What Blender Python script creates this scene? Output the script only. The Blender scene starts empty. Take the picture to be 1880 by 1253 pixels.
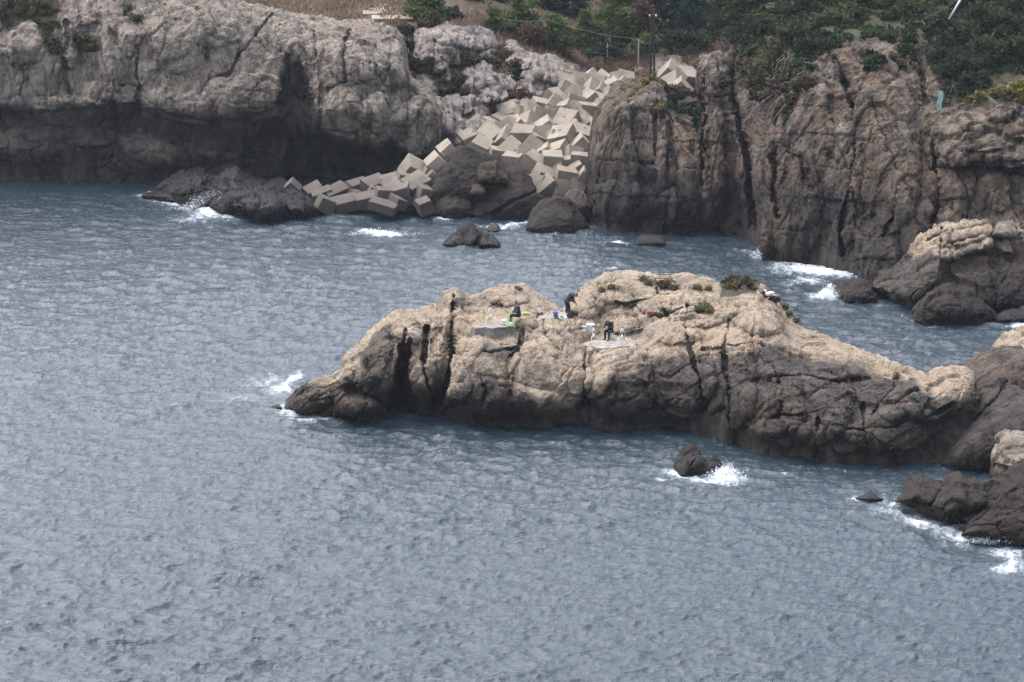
import bpy, bmesh, math, random
import numpy as np
from mathutils import Vector, Matrix, Euler
R = math.radians
scene = bpy.context.scene
COL = scene.collection

# ------------------------------------------------------------------ camera, sky, sun, exposure
CAM_Z = 41.0                       # the photographer stands on a headland 41 m above the sea
PITCH = R(12.07)
F = 5730.0                         # focal length in photo pixels (telephoto)
cam = bpy.data.objects.new("camera", bpy.data.cameras.new("camera"))
COL.objects.link(cam)
cam.location = (0, 0, CAM_Z)
cam.rotation_euler = (R(90) - PITCH, 0, 0)
cam.data.sensor_width = 36.0
cam.data.lens = 36.0 * F / 1880.0
cam.data.clip_start = 1.0
cam.data.clip_end = 6000.0
scene.camera = cam

SUN_EL, SUN_AZ = R(62), R(-50)    # azimuth measured from +Y towards +X; the sun is left and behind
world = bpy.data.worlds.new("World")
scene.world = world
world.use_nodes = True
wn, wl = world.node_tree.nodes, world.node_tree.links
bg = wn["Background"]
sky = wn.new("ShaderNodeTexSky")
sky.sky_type = 'NISHITA'
sky.sun_disc = False
sky.sun_elevation = SUN_EL
sky.sun_rotation = SUN_AZ
sky.air_density = 1.6
sky.dust_density = 6.0
sky.ozone_density = 1.0
hs = wn.new("ShaderNodeHueSaturation")
hs.inputs["Saturation"].default_value = 0.45
wl.new(sky.outputs[0], hs.inputs["Color"])
tn = wn.new("ShaderNodeMix"); tn.data_type = 'RGBA'; tn.blend_type = 'MULTIPLY'; tn.inputs["Factor"].default_value = 1.0
wl.new(hs.outputs[0], [i for i in tn.inputs if i.name == "A" and i.type == 'RGBA'][0])
[i for i in tn.inputs if i.name == "B" and i.type == 'RGBA'][0].default_value = (0.955, 0.985, 1.09, 1)
wl.new([o for o in tn.outputs if o.type == 'RGBA'][0], bg.inputs["Color"])
bg.inputs["Strength"].default_value = 0.15

sun = bpy.data.objects.new("sun", bpy.data.lights.new("sun", 'SUN'))
COL.objects.link(sun)
sun.data.energy = 0.6
sun.data.angle = R(100)
sun.data.color = (1.0, 0.965, 0.92)
_d = Vector((math.sin(SUN_AZ) * math.cos(SUN_EL), math.cos(SUN_AZ) * math.cos(SUN_EL), math.sin(SUN_EL)))
sun.rotation_euler = _d.to_track_quat('Z', 'Y').to_euler()

scene.view_settings.view_transform = 'Standard'
scene.view_settings.look = 'None'
scene.view_settings.gamma = 1.0
scene.view_settings.exposure = 1.5
scene.cycles.max_bounces = 6
scene.cycles.diffuse_bounces = 3
scene.cycles.glossy_bounces = 3
scene.cycles.volume_bounces = 1
scene.cycles.use_denoising = True
scene.cycles.denoising_prefilter = 'NONE'

# ------------------------------------------------------------------ survey: photo measurement -> place
CP, SP = math.cos(PITCH), math.sin(PITCH)
def rays(px, py):
    px = np.asarray(px, float); py = np.asarray(py, float)
    a = (px - 940.0) / F
    b = (626.5 - py) / F
    return a, CP + b * SP, -SP + b * CP            # x, y, z of the sight line
def at(px, py, Y):
    x, y, z = rays(px, py)
    k = Y / y
    return np.stack([x * k, np.broadcast_to(Y, (x * k).shape) * 1.0, CAM_Z + z * k], -1)
def Yz(px, py, z=0.0):
    x, y, zz = rays(px, py)
    return (z - CAM_Z) / zz * y
def on(px, py, z=0.0):
    return Vector(at(px, py, Yz(px, py, z)).tolist())
def pxpy(P):
    X, Y, Z = P[..., 0], P[..., 1], P[..., 2] - CAM_Z
    d = Y * CP - Z * SP
    return 940 + F * X / d, 626.5 - F * (Y * SP + Z * CP) / d

# ------------------------------------------------------------------ noise
def _h(ix, iy, iz, s):
    h = (ix.astype(np.int64) * 374761393 + iy.astype(np.int64) * 668265263 + iz.astype(np.int64) * 2147483647 + s * 974711) & 0xffffffff
    h = ((h ^ (h >> 13)) * 1274126177) & 0xffffffff
    h = ((h ^ (h >> 16)) * 2246822519) & 0xffffffff
    return ((h ^ (h >> 15)) & 0xffffff) / float(0x1000000)
def vnoise(P, s=0):
    i = np.floor(P); f = P - i; i = i.astype(np.int64)
    u = f * f * f * (f * (f * 6 - 15) + 10)
    r = 0
    for dx in (0, 1):
        wx = u[..., 0] if dx else 1 - u[..., 0]
        for dy in (0, 1):
            wy = u[..., 1] if dy else 1 - u[..., 1]
            for dz in (0, 1):
                wz = u[..., 2] if dz else 1 - u[..., 2]
                r = r + wx * wy * wz * _h(i[..., 0] + dx, i[..., 1] + dy, i[..., 2] + dz, s)
    return r * 2 - 1
def fbm(P, s=0, o=4, g=0.5):
    r = 0; a = 1; t = 0
    for k in range(o):
        r = r + a * vnoise(P * 2.03 ** k + 17.3 * k, s + k); t += a; a *= g
    return r / t * 1.6
def ridge(P, s=0, o=3):
    r = 0; a = 1; t = 0
    for k in range(o):
        r = r + a * (1 - 2.2 * np.abs(vnoise(P * 2.1 ** k + 9.1 * k, s + k))); t += a; a *= .5
    return r / t
def voro(P, s=0):
    i = np.floor(P); f = P - i; i = i.astype(np.int64)
    sh = P.shape[:-1]
    F1 = np.full(sh, 9.0); F2 = np.full(sh, 9.0); ID = np.zeros(sh)
    ND = np.zeros(P.shape)
    for dx in (-1, 0, 1):
        for dy in (-1, 0, 1):
            for dz in (-1, 0, 1):
                a, b, c = i[..., 0] + dx, i[..., 1] + dy, i[..., 2] + dz
                h1 = _h(a, b, c, s)
                v = np.stack([dx + h1 - f[..., 0], dy + _h(a, b, c, s + 1) - f[..., 1], dz + _h(a, b, c, s + 2) - f[..., 2]], -1)
                d = np.sqrt((v * v).sum(-1))
                m = d < F1
                F2 = np.where(m, F1, np.minimum(F2, d))
                F1 = np.where(m, d, F1)
                ID = np.where(m, h1, ID)
                ND = np.where(m[..., None], v, ND)
    return F1, F2, ID, ND
def sst(a, b, x):
    t = np.clip((x - a) / (b - a + 1e-9), 0, 1)
    return t * t * (3 - 2 * t)

# ------------------------------------------------------------------ mesh / tagging helpers
def tag(o, label=None, cat=None, group=None, kind=None):
    if label: o["label"] = label
    if cat: o["category"] = cat
    if group: o["group"] = group
    if kind: o["kind"] = kind
    return o
def empty(name, loc, rz=0.0):
    o = bpy.data.objects.new(name, None); COL.objects.link(o)
    o.location = loc; o.rotation_euler = (0, 0, rz); o.empty_display_size = 0.2
    return o
def link(name, me, mat=None, parent=None, smooth=False):
    o = bpy.data.objects.new(name, me); COL.objects.link(o)
    if mat: me.materials.append(mat)
    if parent is not None:
        o.parent = parent
    if smooth:
        me.polygons.foreach_set("use_smooth", np.ones(len(me.polygons), dtype=bool))
    return o
def mesh_np(name, V, Q, attrs=None):
    """V (n,3), Q (m,3|4) -> mesh"""
    V = np.asarray(V, np.float32); Q = np.asarray(Q, np.int32)
    me = bpy.data.meshes.new(name)
    k = Q.shape[1]
    me.vertices.add(len(V)); me.vertices.foreach_set("co", V.ravel())
    me.loops.add(Q.size); me.loops.foreach_set("vertex_index", Q.ravel())
    me.polygons.add(len(Q)); me.polygons.foreach_set("loop_start", np.arange(0, Q.size, k, dtype=np.int32))
    for n, a in (attrs or {}).items():
        at_ = me.attributes.new(n, 'FLOAT', 'POINT'); at_.data.foreach_set("value", np.asarray(a, np.float32).ravel())
    me.update(calc_edges=True); me.validate()
    return me
def grid_faces(nr, nc):
    a = (np.arange(nr - 1)[:, None] * nc + np.arange(nc - 1)[None]).ravel()
    return np.stack([a, a + 1, a + nc + 1, a + nc], 1)

class MB:
    """collects simple shapes and links them as one mesh"""
    def __init__(s): s.bm = bmesh.new()
    def box(s, c, size, rot=None, bev=0.0, jitter=0.0, rnd=None):
        g = bmesh.ops.create_cube(s.bm, size=1.0)
        M = Matrix.Translation(c) @ (rot.to_matrix().to_4x4() if rot is not None else Matrix.Identity(4)) @ Matrix.Diagonal((*size, 1))
        bmesh.ops.transform(s.bm, matrix=M, verts=g['verts'])
        if jitter:
            for v in g['verts']:
                v.co += Vector([rnd.uniform(-jitter, jitter) for _ in range(3)])
        if bev:
            es = list({e for v in g['verts'] for e in v.link_edges})
            bmesh.ops.bevel(s.bm, geom=es, offset=bev, segments=2, affect='EDGES', profile=0.6)
        return s
    def tube(s, pts, r, n=8, r1=None):
        """a chain of cones along pts; r may be a list"""
        pts = [Vector(p) for p in pts]
        rs = r if isinstance(r, (list, tuple)) else [r + ((r1 if r1 is not None else r) - r) * i / max(1, len(pts) - 1) for i in range(len(pts))]
        prev = None
        up = Vector((0.13, 0.21, 0.97))
        for i, p in enumerate(pts):
            t = (pts[min(i + 1, len(pts) - 1)] - pts[max(i - 1, 0)]).normalized()
            a = t.cross(up)
            if a.length < 1e-3: a = t.cross(Vector((1, 0, 0)))
            a.normalize(); b = t.cross(a)
            ring = [s.bm.verts.new(p + (a * math.cos(2 * math.pi * k / n) + b * math.sin(2 * math.pi * k / n)) * rs[i]) for k in range(n)]
            if prev:
                for k in range(n):
                    s.bm.faces.new((prev[k], prev[(k + 1) % n], ring[(k + 1) % n], ring[k]))
            else:
                s.bm.faces.new(ring[::-1])
            prev = ring
        s.bm.faces.new(prev)
        return s
    def ball(s, c, r, sub=2, scale=(1, 1, 1), rot=None):
        g = bmesh.ops.create_icosphere(s.bm, subdivisions=sub, radius=r)
        M = Matrix.Translation(c) @ (rot.to_matrix().to_4x4() if rot is not None else Matrix.Identity(4)) @ Matrix.Diagonal((*scale, 1))
        bmesh.ops.transform(s.bm, matrix=M, verts=g['verts'])
        return s
    def lathe(s, c, prof, n=16):
        """prof = [(r,z)...]"""
        c = Vector(c); prev = None
        for (r, z) in prof:
            ring = [s.bm.verts.new(c + Vector((r * math.cos(2 * math.pi * k / n), r * math.sin(2 * math.pi * k / n), z))) for k in range(n)]
            if prev:
                for k in range(n): s.bm.faces.new((prev[k], prev[(k + 1) % n], ring[(k + 1) % n], ring[k]))
            else: s.bm.faces.new(ring[::-1])
            prev = ring
        s.bm.faces.new(prev)
        return s
    def build(s, name, mat, parent=None, smooth=False):
        bmesh.ops.recalc_face_normals(s.bm, faces=s.bm.faces)
        me = bpy.data.meshes.new(name); s.bm.to_mesh(me); s.bm.free()
        return link(name, me, mat, parent, smooth)
# ------------------------------------------------------------------ materials
def new_mat(name):
    m = bpy.data.materials.new(name); m.use_nodes = True
    return m, m.node_tree.nodes, m.node_tree.links, m.node_tree.nodes["Principled BSDF"]
class NT:
    """short-hand for node wiring"""
    def __init__(s, name): s.m, s.n, s.l, s.b = new_mat(name)
    def node(s, t, **kw):
        x = s.n.new(t)
        for k, v in kw.items(): setattr(x, k, v)
        return x
    def put(s, sock, v):
        if hasattr(v, "is_output"): s.l.new(v, sock)
        else: sock.default_value = v
    def pos(s, scale=(1, 1, 1), obj=False):
        if obj: src = s.node("ShaderNodeTexCoord").outputs["Object"]
        else: src = s.node("ShaderNodeNewGeometry").outputs["Position"]
        mp = s.node("ShaderNodeMapping"); mp.inputs["Scale"].default_value = scale
        s.l.new(src, mp.inputs["Vector"]); return mp.outputs[0]
    def noise(s, vec, scale, detail=6, rough=0.6, dist=0.0, out="Fac"):
        x = s.node("ShaderNodeTexNoise"); s.l.new(vec, x.inputs["Vector"])
        x.inputs["Scale"].default_value = scale; x.inputs["Detail"].default_value = detail
        x.inputs["Roughness"].default_value = rough; x.inputs["Distortion"].default_value = dist
        return x.outputs[out]
    def vor(s, vec, scale, feature='F1', out="Distance"):
        x = s.node("ShaderNodeTexVoronoi", feature=feature); s.l.new(vec, x.inputs["Vector"])
        x.inputs["Scale"].default_value = scale; return x.outputs[out]
    def rng(s, v, a, b, c=0.0, d=1.0, smooth=True):
        x = s.node("ShaderNodeMapRange", interpolation_type='SMOOTHSTEP' if smooth else 'LINEAR')
        s.put(x.inputs["Value"], v); x.inputs["From Min"].default_value = a; x.inputs["From Max"].default_value = b
        x.inputs["To Min"].default_value = c; x.inputs["To Max"].default_value = d; return x.outputs[0]
    def math(s, op, a, b=0.0, clamp=False):
        x = s.node("ShaderNodeMath", operation=op, use_clamp=clamp); s.put(x.inputs[0], a); s.put(x.inputs[1], b); return x.outputs[0]
    def mix(s, f, a, b, mode='MIX'):
        x = s.node("ShaderNodeMix", data_type='RGBA', blend_type=mode)
        s.put(x.inputs["Factor"], f)
        for k, v in (("A", a), ("B", b)):
            sk = [i for i in x.inputs if i.name == k and i.type == 'RGBA'][0]
            s.put(sk, (*v, 1) if isinstance(v, tuple) else v)
        return [o for o in x.outputs if o.type == 'RGBA'][0]
    def attr(s, name):
        x = s.node("ShaderNodeAttribute", attribute_name=name); return x.outputs["Fac"]
    def bump(s, h, strength=0.5, dist=0.1, prev=None):
        x = s.node("ShaderNodeBump"); s.l.new(h, x.inputs["Height"])
        x.inputs["Strength"].default_value = strength; x.inputs["Distance"].default_value = dist
        if prev is not None: s.l.new(prev, x.inputs["Normal"])
        return x.outputs[0]
    def done(s, color=None, rough=None, normal=None, spec=None):
        if color is not None: s.put(s.b.inputs["Base Color"], (*color, 1) if isinstance(color, tuple) else color)
        if rough is not None: s.put(s.b.inputs["Roughness"], rough)
        if normal is not None: s.put(s.b.inputs["Normal"], normal)
        if spec is not None: s.b.inputs["Specular IOR Level"].default_value = spec
        return s.m

def rock_mat(name, A, B, C, dark=(0.017, 0.015, 0.015), dark2=(0.050, 0.039, 0.031), ochre=(0.10, 0.068, 0.038), veg=(0.055, 0.05, 0.028), streak=1.0, mott=1.0, bias=0.0, vs=0.6, warm=(1.10, 1.04, 0.98)):
    A, B, C = (tuple(x * k for x, k in zip(q, warm)) for q in (A, B, C)); dark2 = tuple(x * k for x, k in zip(dark2, (1.12, 1.04, 0.97)))
    t = NT(name)
    p = t.pos(); pv = t.pos((1, 1, 0.13)); pw = t.pos((1, 1, vs))
    def nz(v, s_, d=6, r=0.6, ds=0.0, lo=0.30, hi=0.70): return t.rng(t.noise(v, s_, d, r, ds), lo, hi, 0, 1, False)
    big = nz(p, 0.22, 4, 0.55); frac = nz(pw, 0.75, 14, 0.74, 0.5); med = nz(p, 1.3, 8, 0.7, 0.8); fine = nz(p, 5.0, 8, 0.8)
    st = nz(pv, 1.6, 8, 0.66, 0.5); st2 = nz(pv, 0.5, 5, 0.6, 0.3)
    c = t.mix(t.rng(frac, 0.25 + bias, 0.70 + bias), B, A)
    c = t.mix(t.math('MULTIPLY', t.rng(t.math('ADD', med, t.math('MULTIPLY', big, 0.6)), 0.75, 1.1), 0.75), c, C)
    # rain streaks and dark lichen running down the face
    k = t.math('MULTIPLY', t.rng(st, 0.50, 0.85), t.rng(st2, 0.35, 0.7))
    c = t.mix(t.math('MULTIPLY', k, 0.75 * streak), c, tuple(x * 0.30 for x in B))
    # pits, lichen speckle
    c = t.mix(t.math('MULTIPLY', t.rng(fine, 0.55, 0.95), 0.60 * mott), c, tuple(x * 0.34 for x in B))
    c = t.mix(t.math('MULTIPLY', t.rng(fine, 0.42, 0.12), 0.55 * mott), c, tuple(min(1, x * 1.30) for x in A))
    # wet, algae-dark zone (surveyed stain line, broken up)
    stain = t.math('ADD', t.attr("stain"), t.math('MULTIPLY', t.math('SUBTRACT', frac, 0.5), 0.55))
    stain = t.math('ADD', stain, t.math('MULTIPLY', t.math('SUBTRACT', st, 0.5), 0.45))
    dk = t.mix(t.rng(t.math('ADD', t.math('MULTIPLY', med, 0.6), t.math('MULTIPLY', st, 0.4)), 0.35, 0.70), dark, dark2)
    dk = t.mix(t.math('MULTIPLY', t.rng(fine, 0.6, 0.95), 0.55), dk, tuple(x * 1.8 for x in dark2))
    c = t.mix(t.rng(stain, 0.25, 0.85), c, dk)
    oc = t.math('ADD', t.attr("ochre"), t.math('MULTIPLY', t.math('SUBTRACT', st, 0.5), 0.7))
    oc = t.math('ADD', oc, t.math('MULTIPLY', t.math('SUBTRACT', med, 0.5), 0.5))
    c = t.mix(t.math('MULTIPLY', t.rng(oc, 0.2, 0.85), 0.6), c, ochre)
    vg = t.math('ADD', t.attr("veg"), t.math('MULTIPLY', t.math('SUBTRACT', frac, 0.5), 0.8))
    vc = t.mix(fine, veg, tuple(x * 2.2 for x in veg))
    c = t.mix(t.rng(vg, 0.38, 0.6), c, vc)
    b1 = t.bump(frac, 1.0, 0.30)
    b2 = t.bump(t.noise(pv, 3.5, 4, 0.6), 0.5, 0.10 * streak, b1)
    b3 = t.bump(fine, 1.0, 0.09, b2)
    rough = t.rng(stain, 0.3, 0.9, 0.92, 0.55)
    return t.done(c, rough, b3, 0.25)

M = {}
M['limestone'] = rock_mat("grey_limestone", (0.32, 0.29, 0.245), (0.13, 0.118, 0.102), (0.28, 0.235, 0.195), streak=1.3, bias=.05, warm=(1.16, 1.08, 1.02), dark=(0.016, 0.015, 0.015), dark2=(0.085, 0.068, 0.054))
M['islet'] = rock_mat("tan_limestone", (0.39, 0.33, 0.25), (0.19, 0.162, 0.128), (0.39, 0.30, 0.20), streak=0.7, bias=-.03, warm=(1.24, 1.17, 1.12), mott=.75, dark=(0.028, 0.024, 0.021), dark2=(0.10, 0.076, 0.056))
M['brown'] = rock_mat("brown_cliff_rock", (0.26, 0.222, 0.175), (0.058, 0.048, 0.039), (0.17, 0.11, 0.072), streak=1.5, bias=.07, vs=.28, warm=(.98, .93, .88), dark2=(0.062, 0.048, 0.036))
M['darkrock'] = rock_mat("dark_sea_rock", (0.050, 0.041, 0.035), (0.026, 0.023, 0.021), (0.058, 0.045, 0.033), dark=(0.012, 0.011, 0.012), dark2=(0.032, 0.026, 0.022))
M['soil'] = rock_mat("dry_hillside", (0.32, 0.295, 0.27), (0.19, 0.175, 0.165), (0.32, 0.265, 0.215), veg=(0.075, 0.052, 0.035))

def concrete(name, base, dirt):
    t = NT(name)
    p = t.pos(obj=True); info = t.node("ShaderNodeObjectInfo").outputs["Random"]
    w = t.pos()
    n = t.noise(w, 0.8, 5, 0.6); f = t.noise(w, 9, 5, 0.7)
    c = t.mix(t.rng(n, 0.35, 0.68), base, tuple(x * 0.72 for x in base))
    hsv = t.node("ShaderNodeHueSaturation"); t.l.new(c, hsv.inputs["Color"]); t.l.new(t.rng(info, 0, 1, 0.78, 1.12, False), hsv.inputs["Value"])
    hsv.inputs["Saturation"].default_value = 1.0
    c = hsv.outputs[0]
    c = t.mix(t.math('MULTIPLY', t.rng(f, 0.52, 0.75), 0.45), c, dirt)
    stn = t.noise(t.pos((3, 3, 0.5), True), 1.2, 5, 0.6)
    c = t.mix(t.math('MULTIPLY', t.rng(stn, 0.52, 0.72), 0.5), c, dirt)
    # blocks low in the surf zone are stained brown
    z = t.node("ShaderNodeSeparateXYZ"); t.l.new(w, z.inputs[0])
    low = t.math('ADD', z.outputs["Z"], t.math('MULTIPLY', t.math('SUBTRACT', n, 0.5), 4.0))
    c = t.mix(t.rng(low, 4.4, 1.0), c, (0.080, 0.067, 0.056))
    b = t.bump(f, 0.5, 0.02)
    return t.done(c, 0.92, b, 0.25)
M['concrete'] = concrete("weathered_concrete", (0.262, 0.222, 0.172), (0.14, 0.115, 0.088))
t = NT("platform_concrete"); p = t.pos(); n = t.noise(p, 2.5, 6, 0.7)
M['slab'] = t.done(t.mix(t.rng(n, 0.35, 0.65), (0.27, 0.24, 0.21), (0.17, 0.15, 0.13)), 0.9, t.bump(t.noise(p, 6, 6, 0.7), 0.5, 0.03), 0.2)
t = NT("old_grey_mortar"); p = t.pos(); n = t.noise(p, 2.2, 6, 0.75)
M['mortar'] = t.done(t.mix(t.rng(n, 0.35, 0.65), (0.24, 0.225, 0.21), (0.14, 0.13, 0.125)), 0.95, t.bump(n, 0.8, 0.06), 0.2)

def leaf_mat(name, cols, trans=0.25):
    t = NT(name)
    a = t.attr("tone"); w = t.noise(t.pos(), 0.7, 4, 0.6)
    c = t.mix(t.rng(a, 0.05, 0.95), cols[0], cols[1])
    c = t.mix(t.rng(w, 0.5, 0.68), c, cols[2])
    if len(cols) > 3: c = t.mix(t.rng(a, 0.86, 0.9), c, cols[3])
    t.done(c, 0.85, None, 0.12)
    tr = t.node("ShaderNodeBsdfTranslucent"); t.l.new(c, tr.inputs["Color"])
    mx = t.node("ShaderNodeMixShader"); mx.inputs[0].default_value = trans
    t.l.new(t.b.outputs[0], mx.inputs[1]); t.l.new(tr.outputs[0], mx.inputs[2])
    t.l.new(mx.outputs[0], t.n["Material Output"].inputs["Surface"])
    return t.m
M['pine'] = leaf_mat("pine_needles", ((0.04, 0.062, 0.022), (0.11, 0.145, 0.045), (0.07, 0.09, 0.035)))
M['pine2'] = leaf_mat("dark_conifer_needles", ((0.018, 0.034, 0.020), (0.045, 0.07, 0.038), (0.03, 0.045, 0.028)))
M['leaf'] = leaf_mat("broad_leaves", ((0.024, 0.036, 0.017), (0.065, 0.085, 0.035), (0.045, 0.052, 0.03), (0.10, 0.10, 0.045)))
M['leafdark'] = leaf_mat("ivy_leaves", ((0.012, 0.022, 0.012), (0.04, 0.058, 0.024), (0.022, 0.032, 0.017)))
M['yellow'] = leaf_mat("yellow_green_leaves", ((0.09, 0.095, 0.02), (0.20, 0.18, 0.045), (0.12, 0.11, 0.03)))
M['rust'] = leaf_mat("rusty_foliage", ((0.075, 0.048, 0.032), (0.13, 0.082, 0.052), (0.08, 0.06, 0.04)))
M['dry'] = leaf_mat("dry_grass_blades", ((0.12, 0.08, 0.052), (0.24, 0.165, 0.105), (0.15, 0.11, 0.065)))
M['scrub'] = leaf_mat("low_scrub", ((0.05, 0.05, 0.025), (0.11, 0.095, 0.05), (0.09, 0.06, 0.04)))
M['tuft'] = leaf_mat("olive_tuft", ((0.10, 0.10, 0.045), (0.22, 0.19, 0.09), (0.13, 0.11, 0.06)))
def plain(name, c, rough=0.6, metal=0.0, var=0.15, scale=8.0):
    t = NT(name); n = t.noise(t.pos(obj=True), scale, 4, 0.6)
    t.b.inputs["Metallic"].default_value = metal
    return t.done(t.mix(t.rng(n, 0.3, 0.7), c, tuple(x * (1 - var) for x in c)), rough)
M['bark'] = plain("bark", (0.10, 0.075, 0.06), 0.9, 0, 0.4)
M['twig'] = plain("bare_twigs", (0.17, 0.145, 0.125), 0.9, 0, 0.3)
M['rustmetal'] = plain("rusted_steel", (0.055, 0.032, 0.028), 0.7, 0.3, 0.4)
M['white'] = plain("white_plastic", (0.72, 0.72, 0.70), 0.45)
M['cream'] = plain("cream_plastic", (0.62, 0.62, 0.56), 0.5)
M['alu'] = plain("brushed_aluminium", (0.66, 0.66, 0.66), 0.35, 0.5, 0.1)
M['black'] = plain("black_fabric", (0.012, 0.012, 0.016), 0.85)
M['navy'] = plain("navy_fabric", (0.010, 0.013, 0.022), 0.85)
M['charcoal'] = plain("charcoal_jacket", (0.025, 0.025, 0.035), 0.85)
M['blue'] = plain("blue_plastic", (0.02, 0.14, 0.42), 0.45)
M['neon'] = plain("neon_green_fabric", (0.27, 0.62, 0.02), 0.7)
M['mint'] = plain("pale_green_fabric", (0.30, 0.55, 0.20), 0.7)
M['skin'] = plain("skin", (0.45, 0.25, 0.18), 0.55)
M['hair'] = plain("dark_hair", (0.03, 0.02, 0.015), 0.7)
M['hairgrey'] = plain("greying_hair", (0.20, 0.16, 0.13), 0.7)
M['brick'] = plain("red_brick", (0.28, 0.11, 0.08), 0.9, 0, 0.4)
M['wire'] = plain("pale_wire", (0.16, 0.155, 0.14), 0.6)
M['timber'] = plain("weathered_timber", (0.13, 0.08, 0.055), 0.85, 0, 0.4)
M['post'] = plain("pale_post", (0.25, 0.24, 0.22), 0.7)
# ------------------------------------------------------------------ rock sculpting
def pl(pts, x):
    a = np.array(pts, float); return np.interp(x, a[:, 0], a[:, 1])
def seg_dist(px, py, poly, closed=False):
    d = np.full(px.shape, 1e9)
    n = len(poly)
    for i in range(n if closed else n - 1):
        x0, y0 = poly[i][:2]; x1, y1 = poly[(i + 1) % n][:2]
        dx, dy = x1 - x0, y1 - y0
        t = np.clip(((px - x0) * dx + (py - y0) * dy) / (dx * dx + dy * dy + 1e-9), 0, 1)
        d = np.minimum(d, np.hypot(px - x0 - t * dx, py - y0 - t * dy))
    return d
def inside(px, py, poly):
    r = np.zeros(px.shape, bool); n = len(poly)
    for i in range(n):
        x0, y0 = poly[i][:2]; x1, y1 = poly[(i + 1) % n][:2]
        c = ((y0 > py) != (y1 > py)) & (px < (x1 - x0) * (py - y0) / (y1 - y0 + 1e-12) + x0)
        r ^= c
    return r
def region(px, py, poly, soft=4.0):
    d = seg_dist(px, py, poly, True)
    s = np.where(inside(px, py, poly), d, -d)
    return sst(-soft, soft, s)

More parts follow.
